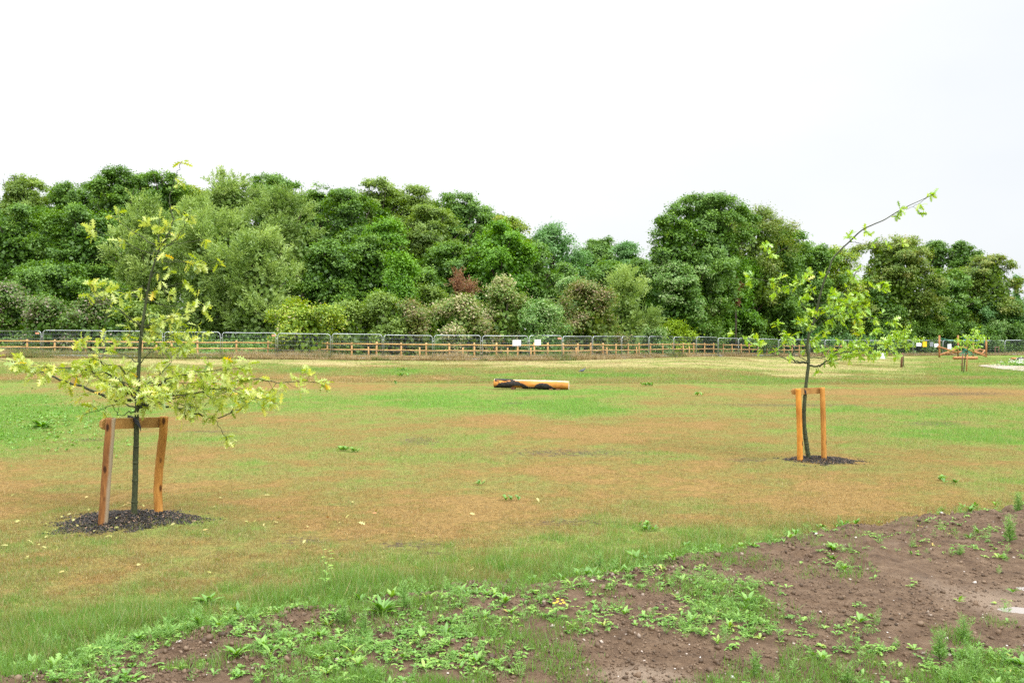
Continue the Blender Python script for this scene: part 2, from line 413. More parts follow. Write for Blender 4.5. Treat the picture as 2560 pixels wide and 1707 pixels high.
# ------------------------------------------------------------------ templates
LEAF4 = ([(0, 0, 0), (.5, .5, .12), (0, 1, 0), (-.5, .5, .12)], [(0, 1, 2, 3)])
def strip_leaf(stations, fold=.15, droop=.25):
    """stations: (y, half width, forward shift of the edge)"""
    v = []; f = []
    for (y, w, sh) in stations:
        z = -droop * y * y
        v += [(0, y, z), (w, y + sh, z + fold * w), (-w, y + sh, z + fold * w)]
    for i in range(len(stations) - 1):
        a = i * 3; b = a + 3
        f += [(a, a + 1, b + 1, b), (a, b, b + 2, a + 2)]
    return v, f
OAK = strip_leaf([(-.25, .012, 0), (0, .02, 0), (.12, .10, .02), (.2, .27, .1), (.27, .09, .02), (.4, .12, .02), (.47, .42, .14), (.55, .1, .02), (.68, .12, .02), (.73, .36, .13), (.82, .08, .0), (.9, .16, .08), (1.0, .015, 0)])
OVAL = strip_leaf([(0, .02, 0), (.2, .24, 0), (.5, .4, 0), (.8, .28, 0), (1, .02, 0)], .25, .35)
LANCE = strip_leaf([(0, .03, 0), (.3, .14, 0), (.65, .16, 0), (1, .01, 0)], .3, .4)
TOOTH = strip_leaf([(0, .03, 0), (.2, .06, 0), (.28, .2, .06), (.36, .07, 0), (.5, .26, .06), (.6, .09, 0), (.75, .26, .08), (1, .02, 0)], .2, .35)
BLADE = ([(-.5, 0, 0), (.5, 0, 0), (.32, .1, .55), (-.32, .1, .55), (0, .35, 1)], [(0, 1, 2, 3), (3, 2, 4)])
TRI = ([(-.5, 0, 0), (.5, 0, 0), (0, .25, 1)], [(0, 1, 2)])
def ico():
    t = (1 + 5 ** .5) / 2
    v = np.array([(-1, t, 0), (1, t, 0), (-1, -t, 0), (1, -t, 0), (0, -1, t), (0, 1, t), (0, -1, -t), (0, 1, -t), (t, 0, -1), (t, 0, 1), (-t, 0, -1), (-t, 0, 1)], float)
    v /= np.linalg.norm(v[0])
    f = [(0, 11, 5), (0, 5, 1), (0, 1, 7), (0, 7, 10), (0, 10, 11), (1, 5, 9), (5, 11, 4), (11, 10, 2), (10, 7, 6), (7, 1, 8), (3, 9, 4), (3, 4, 2), (3, 2, 6), (3, 6, 8), (3, 8, 9), (4, 9, 5), (2, 4, 11), (6, 2, 10), (8, 6, 7), (9, 8, 1)]
    return v, f
ICO = ico()
def icovar(seed):
    v, f = ICO; r = np.random.default_rng(seed)
    return v * (0.7 + .55 * r.random((12, 1))), f
CHIP = ([(-.5, -.3, 0), (.5, -.35, .05), (.6, .3, 0), (-.4, .35, .08), (-.4, -.2, .18), (.4, -.25, .2), (.45, .2, .2), (-.3, .25, .22)],
        [(0, 1, 5, 4), (1, 2, 6, 5), (2, 3, 7, 6), (3, 0, 4, 7), (4, 5, 6, 7)])
def randdir(n, r=rng):
    return norm(r.normal(size=(n, 3)))
def randR(n, r=rng):
    return frames(randdir(n, r), randdir(n, r))
def yawR(n, tilt=.3, r=rng):
    a = r.random(n) * 2 * PI
    up = norm(np.stack([r.normal(size=n) * tilt, r.normal(size=n) * tilt, np.ones(n)], 1))
    fwd = np.stack([np.cos(a), np.sin(a), np.zeros(n)], 1)
    R = frames(fwd, up)
    s, u = R[:, :, 0], up
    f = np.cross(u, s)
    return np.stack([norm(s), norm(f), u], axis=2)

# ------------------------------------------------------------------ ground sheet
def build_ground():
    ys = np.concatenate([np.linspace(-30, 3.5, 24), np.exp(np.linspace(np.log(3.7), np.log(130), 520)), np.exp(np.linspace(np.log(135), np.log(3000), 30))])
    us = np.linspace(-1, 1, 421)
    us = us * (0.75 + .25 * np.abs(us))
    Y, U = np.meshgrid(ys, us, indexing='ij')
    X = U * (0.8 * np.maximum(Y, 0) + 12)
    Z = TZ(X, Y)
    ed = edge_d(X, Y)
    Z = Z - .12 * sstep((ed - .1) / .5) - 0.25 * sstep((ed - .5) / 1.5)
    nr, nc = X.shape
    idx = np.arange(nr * nc).reshape(nr, nc)
    q = np.stack([idx[:-1, :-1], idx[:-1, 1:], idx[1:, 1:], idx[1:, :-1]], -1).reshape(-1, 4)
    V = np.stack([X.ravel(), Y.ravel(), Z.ravel()], 1)
    me = mesh_np('ground', V, q.ravel(), np.arange(len(q)) * 4,
                 {'dry': ('POINT', dryness(X, Y).ravel()), 'straw': ('POINT', strawness(X, Y).ravel()), 'bare': ('POINT', bareness(X, Y).ravel())}, True)
    tag(link('ground', me, M['ground']), 'mown field of green and dried brown grass', 'lawn', kind='structure')
build_ground()

def soil_z(X, Y):
    d = edge_d(X, Y)
    z = TZ(X, Y) + np.where(d < .35, .07 * sstep((d + .12) / .4), .07 - .2 * sstep((d - .35) / 3.2)) - .16 * sstep((-d - .02) / .14)
    rough = np.clip(1.75 - .75 * np.clip(d, 0, 3), .5, 1.75)
    z = z + rough * (.075 * fbm(X, Y, .28, 3., 3) + .035 * fbm(X, Y, .07, 8., 3)) * sstep((d + .15) / .2)
    for (px, py, rx, ry) in PUD:
        g2 = np.exp(-(((X - px) / rx / 2.5) ** 2 + ((Y - py + .1) / ry / 3.5) ** 2)); z = z * (1 - g2) + g2 * (PZ + .008 + .05 * fbm(X, Y, .35, 2., 4))
        g = np.exp(-((((X - px) / rx) ** 2 + ((Y - py) / ry) ** 2)) ** 1.3)
        z = z * (1 - g) + g * (PZ - .009 + .08 * fbm(X, Y, .35, 6., 5))
    return z
PUDDLE = [(2535, 1462, 62, 13), (2530, 1516, 62, 18), (2640, 1480, 60, 26)]
PUD = []
for (x, y, rx, ry) in PUDDLE:
    p = P(x, y, F * (CAMZ + .05) / (y - HY)); D = p[1]
    PUD.append((p[0], p[1], rx * D / F, ry * D * D / (F * CAMZ)))
PZ = -.05
def build_soil():
    xs = np.arange(-4.2, 8.2, .02); ys = np.arange(2.6, 12.2, .02)
    Y, X = np.meshgrid(ys, xs, indexing='ij')
    Z = soil_z(X, Y)
    nr, nc = X.shape
    keep = edge_d(X, Y) > -.35
    idx = np.arange(nr * nc).reshape(nr, nc)
    q = np.stack([idx[:-1, :-1], idx[:-1, 1:], idx[1:, 1:], idx[1:, :-1]], -1)
    q = q[keep[:-1, :-1] & keep[1:, 1:]].reshape(-1, 4)
    V = np.stack([X.ravel(), Y.ravel(), Z.ravel()], 1)
    silt = np.zeros_like(X)
    for (x, y, rx, ry, a) in [(2520, 1500, 150, 50, .7), (1600, 1685, 150, 30, .75)]:
        p = P(x, y, Dg(y)); D = p[1]
        silt += a * np.exp(-(((X - p[0]) / (rx * D / F)) ** 2 + ((Y - p[1]) / (ry * D * D / (F * CAMZ))) ** 2))
    used, inv = np.unique(q.ravel(), return_inverse=True)
    me = mesh_np('soil_bank', V[used], inv, np.arange(len(q)) * 4, {'silt': ('POINT', silt.ravel()[used])}, True)
    tag(link('soil_bank', me, M['soil']), 'bare brown soil bank sloping down beside the lawn', 'soil', kind='structure')
    # puddles
    m, nt, out = new_mat('puddle_water')
    b = N(nt, 'ShaderNodeBsdfPrincipled', Roughness=.16); b.inputs['Base Color'].default_value = (.26, .22, .19, 1); b.inputs['Specular IOR Level'].default_value = .6
    nt.links.new(b.outputs[0], out.inputs[0])
    mb = MB()
    for k, (px, py, rx, ry) in enumerate(PUD):
        r0 = np.random.default_rng(k)
        ph = r0.random(3) * 6
        vs = [(px, py, PZ + k * .0005)]
        for i in range(40):
            t = 2 * PI * i / 40
            r = 1.5 + .12 * math.sin(3 * t + ph[0]) + .08 * math.sin(5 * t + ph[1]) + .05 * math.sin(9 * t + ph[2])
            vs.append((px + rx * r * math.cos(t), py + ry * r * math.sin(t), PZ + k * .0005))
        mb.add(vs, [(0, 1 + i, 1 + (i + 1) % 40) for i in range(40)])
    tag(mb.build('puddle_water', m, None), 'shallow pale puddle on the soil reflecting sky', 'puddle', kind='structure')
build_soil()

# soil clods and stones
def in_frame_pts(n, y0, y1, margin=.22, r=rng):
    """ground points spread so that far ones are sparser"""
    n = int(n * 1.28)
    py = r.random(n) * (y1 - y0) + y0
    px = r.random(n) * 2560 * (1 + 2 * margin) - 2560 * margin
    Y = F * CAMZ / (py - HY)
    Y = Y
    X = (px - 1280) / F * Y
    return X, Y
def clods():
    bs = []
    X, Y = in_frame_pts(60000, 1250, 1760)
    k = edge_d(X, Y) > .0
    X, Y = X[k], Y[k]
    d = edge_d(X, Y)
    k = rng.random(len(X)) < np.clip(1.0 - .25 * d, .3, 1) * (fbm(X, Y, .5, 14, 3) > -.12)
    X, Y = X[k], Y[k]; n = len(X)
    s = np.minimum(.003 + rng.exponential(.0032, n), .024) * np.clip(1.35 - .7 * edge_d(X, Y), .9, 1.35)
    z = soil_z(X, Y) + s * .25
    pos = np.stack([X, Y, z], 1)
    v = np.clip(rng.normal(.45, .22, n), 0, .93)
    for i in range(4):
        m = np.arange(n) % 4 == i
        bs.append(batch(icovar(i), pos[m], randR(m.sum()), np.stack([s[m] * 1.2, s[m], s[m] * .8], 1), v[m]))
    tag(batch_obj('soil_clods', bs, M['clod']), 'small crumbs and clods of brown soil', 'soil crumbs', kind='stuff')
    X, Y = in_frame_pts(450, 1300, 1760)
    k = edge_d(X, Y) > .1
    X, Y = X[k], Y[k]; n = len(X)
    s = np.minimum(.004 + rng.exponential(.003, n), .018)
    pos = np.stack([X, Y, soil_z(X, Y) + s * .3], 1)
    tag(batch_obj('gravel', [batch(icovar(9), pos, yawR(n, .3), np.stack([s * 1.3, s, s * .6], 1), rng.random(n))], M['stone']), 'scattered pale stones lying on the soil', 'stones', kind='stuff')
clods()

# ------------------------------------------------------------------ grass
def grass():
    def blades(X, Y, hmul=1.0, wmul=1.0, tm=BLADE, seed=0, mat='grass', name='grass', label=None, zf=TZ):
        n = len(X); r = np.random.default_rng(seed)
        dr = dryness(X, Y)
        g = 1 - dr
        h = (.018 + .034 * g * g + .012 * g) * (0.6 + .8 * r.random(n)) * hmul
        h *= 1 + 1.6 * np.clip(fbm(X, Y, .22, 21, 3), -.35, .5) + .6 * np.clip(fbm(X, Y, 1.2, 25, 2), -.5, .5)
        w = (.0028 + .0016 * r.random(n)) * wmul
        pos = np.stack([X, Y, zf(X, Y) - .002], 1)
        R = yawR(n, .34, r)
        v = np.clip(dr + r.normal(0, .2, n) + .5 * fbm(X, Y, .09, 3.3, 2), 0, .93)
        v = np.where(r.random(n) < .035, 1.0, v)
        return batch(tm, pos, R, np.stack([w, h * .9, h], 1), v)
    def keep(X, Y, thr=-.0):
        e = edge_d(X, Y)
        k = e < thr + .1 * (rng.random(len(X)) - .3)
        for t in (T1, T2):
            dd = ((X - t[0] - .03) / .68) ** 2 + ((Y - t[1] + .24) / .64) ** 2
            k &= (dd > 1) | (rng.random(len(X)) < .10 + .5 * np.clip(dd - .45, 0, 1) + .3 * ((Y < t[1] - .4) & (dd > .3)))
        b = bareness(X, Y)
        k &= rng.random(len(X)) > b * .5 * (fbm(X, Y, .3, 33, 3) > -.05)
        return k
    X, Y = in_frame_pts(460000, 1060, 1740)
    yy = HY + CAMZ / Y * F; k = keep(X, Y) & (rng.random(len(X)) < (yy - 1060) / 130); X, Y = X[k], Y[k]
    bs = [blades(X, Y, seed=1)]
    X, Y = in_frame_pts(400000, 955, 1190)
    yy = HY + CAMZ / Y * F; k = keep(X, Y) & (rng.random(len(X)) > (yy - 1060) / 130); X, Y = X[k], Y[k]
    bs.append(blades(X, Y, 1.1, np.clip(1.0 + .06 * (Y - 13), 1, 3), TRI, seed=2))
    # longer green fringe along the soil edge
    X, Y = in_frame_pts(260000, 1250, 1740)
    e = edge_d(X, Y); k = (e > -.75) & (e < .02) & (rng.random(len(X)) < np.exp(-(np.abs(e + .15) / .35) ** 2)) & (fbm(X, Y, .45, 44, 3) > -.1)
    X, Y = X[k], Y[k]
    b = blades(X, Y, 1.75, 1.1, seed=3); bs.append(b)
    v, l, s, a = merge(bs)
    tag(link('grass', mesh_np('grass', v, l, s, {'v': ('FACE', a)}), M['grass']), 'short green and browned grass blades covering the lawn', 'grass', kind='stuff')
    # young grass coming up through the soil
    X, Y = in_frame_pts(240000, 1260, 1750)
    pxx = 1280 + X / Y * F
    m = fbm(X, Y, .45, 64, 4) + np.interp(pxx, [0, 1500, 2000, 2560], [.06, .04, -.06, -.12]) + .12 * ((HY + CAMZ / Y * F > 1610) & (pxx > 1950))
    k = (edge_d(X, Y) > 0) & (rng.random(len(X)) < np.clip(m * 4.5, 0, .8))
    X, Y = X[k], Y[k]
    b = blades(X, Y, .8, .9, seed=5, zf=soil_z)
    b = (b[0], b[1], b[2], b[3] * .35)
    tag(batch_obj('young_grass', [b], M['grass']), 'thin young grass coming up through the soil', 'grass', kind='stuff')
    # far tufts, 30 m and beyond
    X, Y = in_frame_pts(300000, 893, 962)
    dr = dryness(X, Y); g = 1 - dr; n = len(X); st = strawness(X, Y)
    h = (.04 + .09 * g * np.clip(.6 + 2 * fbm(X, Y, 1.2, 51, 3), 0, 1.4)) * (0.6 + .8 * rng.random(n))
    h = np.where((st > .5) & (Y > 45), h * .6, h)
    w = .007 + .00022 * Y
    for nm, mk, mt, lb in (('lawn_grass', st <= .5, 'grass', 'fine grass across the middle of the field'), ('mown_grass', st > .5, 'straw_grass', 'pale mown grass strip in front of the fence')):
        pos = np.stack([X[mk], Y[mk], TZ(X[mk], Y[mk]) - .003], 1)
        b = batch(TRI, pos, yawR(mk.sum(), .4), np.stack([w[mk] if hasattr(w, '__len__') else np.full(mk.sum(), w), h[mk], h[mk]], 1), np.clip(dr[mk] + rng.normal(0, .12, mk.sum()), 0, 1))
        tag(batch_obj(nm, [b], M[mt]), lb, 'grass', kind='stuff')
grass()

# ------------------------------------------------------------------ fence line
FX = np.array([-420, -60, 105, 553, 1083, 1322, 1406, 1554, 1741, 1946, 2098, 2225, 2357, 2512, 2700, 2900.])
FD = np.array([58.5, 59, 59.5, 60.5, 63, 64.5, 66, 71.5, 82, 93, 99, 103, 106, 108, 110, 111.])
def fd(x): return float(np.interp(x, FX, FD))
JX = [-210, -52, 105, 260, 409, 553, 692, 828, 957.5, 1083, 1204, 1322, 1406, 1481, 1554, 1622, 1684, 1741, 1795, 1846, 1896, 1946, 1985, 2024, 2062, 2098, 2134, 2168, 2225, 2283, 2357, 2433, 2512, 2588]
WORDS = ['first','second','third','fourth','fifth','sixth','seventh','eighth','ninth','tenth','eleventh','twelfth','thirteenth','fourteenth','fifteenth','sixteenth','seventeenth','eighteenth','nineteenth','twentieth']
def ordw(n):
    return WORDS[n] if n < 20 else {20: 'twenty-first', 21: 'twenty-second', 22: 'twenty-third', 23: 'twenty-fourth', 24: 'twenty-fifth', 25: 'twenty-sixth', 26: 'twenty-seventh', 27: 'twenty-eighth', 28: 'twenty-ninth', 29: 'thirtieth', 30: 'thirty-first', 31: 'thirty-second', 32: 'thirty-third', 33: 'thirty-fourth'}[n]
PH = 1.62
def fence_panels():
    pts = [GD(x, fd(x)) for x in JX]
    special = {0: None}
    for i in range(len(pts) - 1):
        a, b = pts[i].copy(), pts[i + 1].copy()
        r = random.Random(i * 7 + 1)
        d = b - a; L = float(np.hypot(d[0], d[1])); ang = math.atan2(d[1], d[0])
        gap = .035
        W = L - 2 * gap
        dz = (b[2] - a[2])
        tz = r.uniform(-.02, .04)
        n = i
        where = ''
        if i == 10: lab = 'mesh fence panel holding the wide white board'
        elif i == 11: lab = 'mesh fence panel holding the narrow white board'
        elif i == 9: lab = 'mesh fence panel just left of the one with the wide white board'
        elif i == 12: lab = 'mesh fence panel just right of the one with the narrow white board'
        elif i == 1: lab = 'leftmost grey mesh fence panel in the photo'
        elif i < 9: lab = 'grey steel mesh fence panel, %s from the left edge' % ordw(i - 1)
        elif i == 28: lab = 'far mesh fence panel behind the lone brown post tree'
        elif i == 29: lab = 'far mesh fence panel carrying the yellow board'
        elif i == 30: lab = 'far mesh fence panel behind the left part of the climbing frame'
        elif i == 31: lab = 'far mesh fence panel behind the right part of the climbing frame'
        elif i == 32: lab = 'last mesh fence panel at the right edge beyond the climbing frame'
        elif i == 0: lab = 'mesh fence panel beyond the left edge'
        else: lab = 'grey mesh fence panel, %s to the right of the narrow white board' % ordw(i - 12)
        if i == 0: continue
        root = empty('mesh_fence_panel', (a + d / W * gap if False else a), lab, 'fence panel', 'temporary mesh fence panels in a line')
        root.rotation_euler = (0, 0, ang)
        sh = dz / L
        def q(u, z): return np.array([u, 0, tz + z + sh * u])
        fr = MB(); R = .19
        x0, x1 = gap + .02, L - gap - .02
        path = [q(x0, .02), q(x0, PH - R)]
        for k in range(1, 5):
            t = k / 5 * PI / 2; path.append(q(x0 + R - R * math.cos(t), PH - R + R * math.sin(t)))
        path.append(q(x0 + R, PH)); path.append(q((x0 + x1) / 2, PH - r.uniform(0, .015))); path.append(q(x1 - R, PH))
        for k in range(1, 5):
            t = k / 5 * PI / 2; path.append(q(x1 - R + R * math.sin(t), PH - R + R * math.cos(t)))
        path += [q(x1, PH - R), q(x1, .02)]
        fr.tube(path, .018 if i < 18 else .024, 6)
        fr.tube([q(x0, .12), q(x1, .12)], .014, 5)
        fr.build('frame', M['galv'], root)
        me = MB(); nw = int(W / .09)
        for k in range(1, nw):
            u = x0 + (x1 - x0) * k / nw
            zt = PH - .03
            e = min(u - x0, x1 - u)
            if e < R: zt = PH - R + math.sqrt(max(R * R - (R - e) ** 2, 0)) - .02
            me.tube([q(u, .12), q(u, zt)], .0019, 3, False)
        for z in (.35, .6, .9, 1.15, 1.38):
            me.tube([q(x0, z), q(x1, z)], .003, 3, False)
        me.build('wire_mesh', M['wire'], root, smooth=False)
        cl = MB(); cl.box(q(L, 1.28) + np.array([0, -.02, 0]), (.055, .03, .02)); cl.build('clamp', M['galv'], root, smooth=False)
        ft = MB(); ft.box(q(L, -.02), (.11, .3, .06)); ft.build('foot_block', M['concrete'], root, smooth=False)
fence_panels()

def wood_fence():
    PXs = [-160, -85, -5, 68, 137, 214, 286, 355, 429, 494, 591, 670, 761, 818, 879, 941.5, 1003, 1065, 1123.5, 1185.6, 1241, 1294, 1336, 1369, 1408, 1444, 1477, 1507, 1540, 1570, 1598, 1626, 1657, 1682, 1708, 1734, 1761, 1784, 1808, 1830, 1853, 1873, 1895, 1917, 1938, 1960, 1980, 1998, 2018, 2036, 2054, 2070, 2086, 2103, 2120]
    tops = []
    base0 = GD(PXs[0], fd(PXs[0]) + 3)
    root = empty('post_and_rail_fence', base0, 'long orange-brown timber post and rail fence behind the mesh panels', 'wooden fence')
    hs = 1.12
    pts = [GD(x, fd(x) + 2.6 + .9 * math.sin(x / 300.)) for x in PXs]
    for i, p in enumerate(pts):
        b = MB(); r = random.Random(i)
        q = p - base0
        hh = hs + r.uniform(-.03, .06)
        b.tube([q + (0, 0, -.1), q + (r.uniform(-.01, .01), 0, hh * .5), q + (r.uniform(-.02, .02), 0, hh)], [.062, .06, .058], 8)
        b.build('post', M['fpost'], root)
    for z in (1.0, .62, .22):
        b = MB()
        for i in range(len(pts) - 1):
            r = random.Random(i * 3 + int(z * 100))
            a = pts[i] - base0 + np.array([0, -.07, z + r.uniform(-.02, .02)]); c = pts[i + 1] - base0 + np.array([0, -.07, z + r.uniform(-.02, .02)])
            b.tube([a, (a + c) / 2 + (0, 0, r.uniform(-.012, .004)), c], .042, 7)
        b.build('rail', M['rail'], root)
    shorts = [(391, 'short timber stake by the left sapling trunk'), (921, 'short timber stake below the brown-green bush left of centre'), (1049, 'short timber stake below the pink-grey bushes'), (1157, 'short timber stake two panels left of the wide white board'), (1269, 'short timber stake left of the wide white board'), (1327, 'short timber stake under the narrow white board'), (1440, 'short timber stake left of the brown-purple bush'), (1517, 'short timber stake under the olive willow bush'), (1591, 'short timber stake right of the olive willow bush'), (1723, 'short timber stake in the right part of the fence line')]
    for x, lb in shorts:
        p = GD(x, fd(x) + 1.2)
        b = MB(); b.tube([(0, 0, -.1), (.01, 0, .4), (0, 0, .84)], [.05, .05, .047], 8)
        o = b.build('timber_stake', M['fpost']); o.location = p
        tag(o, lb, 'stake', 'short stakes between the two fences')
wood_fence()

def boards():
    def board(x0, y0, x1, y1, D, mat, label, name='notice_board'):
        c = P((x0 + x1) / 2, (y0 + y1) / 2, D)
        w = (x1 - x0) * D / F / 2; h = (y1 - y0) * D / F / 2
        b = MB(); b.box((0, 0, 0), (w, .006, h)); o = b.build(name, M[mat], None, False)
        o.location = c; o.rotation_euler = (0, random.uniform(-.02, .02), 0)
        m = o.modifiers.new('bevel', 'BEVEL'); m.width = .003
        tag(o, label, 'sign')
    board(1281.5, 850, 1302.5, 864.2, 64.2 - .06, 'white', 'wide blank white board tied to the mesh fence')
    board(1336.5, 849, 1352, 863, 64.75 - .06 - .2, 'white', 'narrow blank white board tied to the mesh fence')
    board(2291, 857, 2303.5, 865.5, fd(2297) - .12, 'white', 'small white board left of the yellow board on the far fence')
    board(2306.5, 853.5, 2317, 867, fd(2312) - .12, 'yellow', 'upright yellow board on the far fence')
    board(2324.5, 855, 2333.5, 866, fd(2328) - .12, 'grey', 'dark grey board right of the yellow board on the far fence')
    board(2336, 859, 2346.5, 867.5, fd(2341) - .12, 'white', 'white board beside the first post of the climbing frame')
    board(2369, 860, 2378.5, 872, fd(2373) - .12, 'white', 'upright white board seen inside the climbing frame')
    for (x, y, lb) in [(93, 833, 'small salmon tag at the left end of the mesh fence'), (684, 838.5, 'small salmon tag on the fence by the yellow-green bush'), (1399, 846, 'small salmon tag on the fence right of the white boards')]:
        board(x - 4.5, y - 1.8, x + 4.5, y + 1.8, fd(x) - .05, 'orange_tag', lb, 'fence_tag')
    # freestanding board on two thin legs
    p = G(2207, 898)
    root = empty('ground_sign', p, 'small white sign on thin legs standing in the far grass', 'sign')
    s = p[1] / F
    b = MB(); b.box((0, 0, 8.5 * s), (6.2 * s, .012, 7.2 * s)); b.build('board', M['white'], root, False)
    for sx in (-6.6, 6.6):
        b = MB(); b.tube([(sx * s, 0, -.05), (sx * s, 0, 15.5 * s)], .015, 6); b.build('leg', M['grey'], root)
boards()

# dead tall grass under the fences
def fence_grass():
    n = 90000
    x = rng.random(n) * 2900 - 170
    off = rng.normal(.35, .8, n)
    D = np.interp(x, FX, FD) + np.clip(off, -.5, 4)
    X = (x - 1280) / F * D
    cl = fbm(X, D, 1.5, 61, 3)
    h = (.2 + .85 * np.clip(cl + .28, 0, 1)) * (.5 + .8 * rng.random(n))
    h *= np.where(x > 1500, .8, 1.0) * np.where(off < -.15, .6, 1)
    pos = np.stack([X, D, TZ(X, D) - .01], 1)
    v = np.clip(.62 + rng.normal(0, .22, n) - .5 * (fbm(X, D, 3., 77, 2) > .12), 0, 1)
    w = np.full(n, .028)
    tag(batch_obj('dry_grass', [batch(BLADE, pos, yawR(n, .45), np.stack([w, h * .7, h], 1), v)], M['dead_grass']), 'tall dried brown grass along the foot of the fences', 'dry grass', kind='stuff')
fence_grass()

# ------------------------------------------------------------------ woodland
def ramp3(a, b, c): return [(0, a), (.5, b), (1, c)]
FM = {
 'dark': leaf_mat('dark_green_leaves', ramp3((.034, .088, .01), (.088, .185, .018), (.2, .34, .035)), .3),
 'mid': leaf_mat('mid_green_leaves', ramp3((.055, .13, .018), (.115, .225, .032), (.2, .335, .055)), .3),
 'bright': leaf_mat('bright_green_leaves', ramp3((.06, .17, .008), (.115, .27, .012), (.20, .38, .025))),
 'olive': leaf_mat('olive_leaves', ramp3((.07, .13, .018), (.14, .215, .034), (.235, .31, .065))),
 'willow': leaf_mat('willow_leaves', ramp3((.10, .17, .035), (.19, .275, .065), (.30, .385, .12))),
 'yel': leaf_mat('yellowing_leaves', ramp3((.075, .16, .012), (.17, .27, .022), (.36, .36, .045))),
 'brn': leaf_mat('brown_tinged_leaves', ramp3((.06, .12, .014), (.13, .19, .03), (.25, .235, .065))),
 'blue': leaf_mat('blue_green_leaves', ramp3((.055, .15, .035), (.11, .235, .06), (.19, .33, .115))),
 'purple': leaf_mat('purple_grey_leaves', [(0, (.05, .13, .014)), (.55, (.14, .24, .034)), (.75, (.24, .2, .13)), (1, (.4, .33, .28))]),
 'pink': leaf_mat('pink_grey_leaves', [(0, (.08, .16, .022)), (.4, (.18, .26, .055)), (.7, (.34, .3, .15)), (1, (.5, .43, .3))]),
 'grey': leaf_mat('grey_green_leaves', [(0, (.06, .16, .024)), (.5, (.15, .27, .055)), (1, (.36, .43, .22))]),
 'yg': leaf_mat('yellow_green_leaves', [(0, (.09, .18, .01)), (.5, (.23, .34, .02)), (.85, (.38, .43, .04)), (1, (.38, .3, .2))]),
 'acid': leaf_mat('acid_green_leaves', ramp3((.15, .26, .008), (.28, .43, .012), (.42, .55, .03))),
 'rust': leaf_mat('rusty_dead_leaves', ramp3((.15, .07, .03), (.3, .15, .075), (.4, .26, .14))),
 'brown': leaf_mat('brown_seed_leaves', [(0, (.06, .12, .014)), (.42, (.14, .18, .028)), (.72, (.21, .165, .075)), (1, (.36, .28, .19))]),
}
BR = {'willow': 1.42, 'pink': 1.3, 'grey': 1.2, 'olive': 1.35, 'brown': 1.3, 'yg': 1.1, 'dark': 1.2, 'mid': 1.15, 'bright': 1.1, 'brn': 1.45, 'yel': 1.15, 'blue': 1.2}
for _k, _f in BR.items():
    _r = [n for n in FM[_k].node_tree.nodes if n.type == 'VALTORGB'][0]
    for e in _r.color_ramp.elements:
        e.color = (e.color[0] * _f, e.color[1] * _f, e.color[2] * _f, 1)
def dome(h):
    return np.where(h < .42, .72 + .28 * np.clip(h / .42, 0, 1), np.sqrt(np.clip(1 - ((h - .42) / .62) ** 2, 0, 1)))
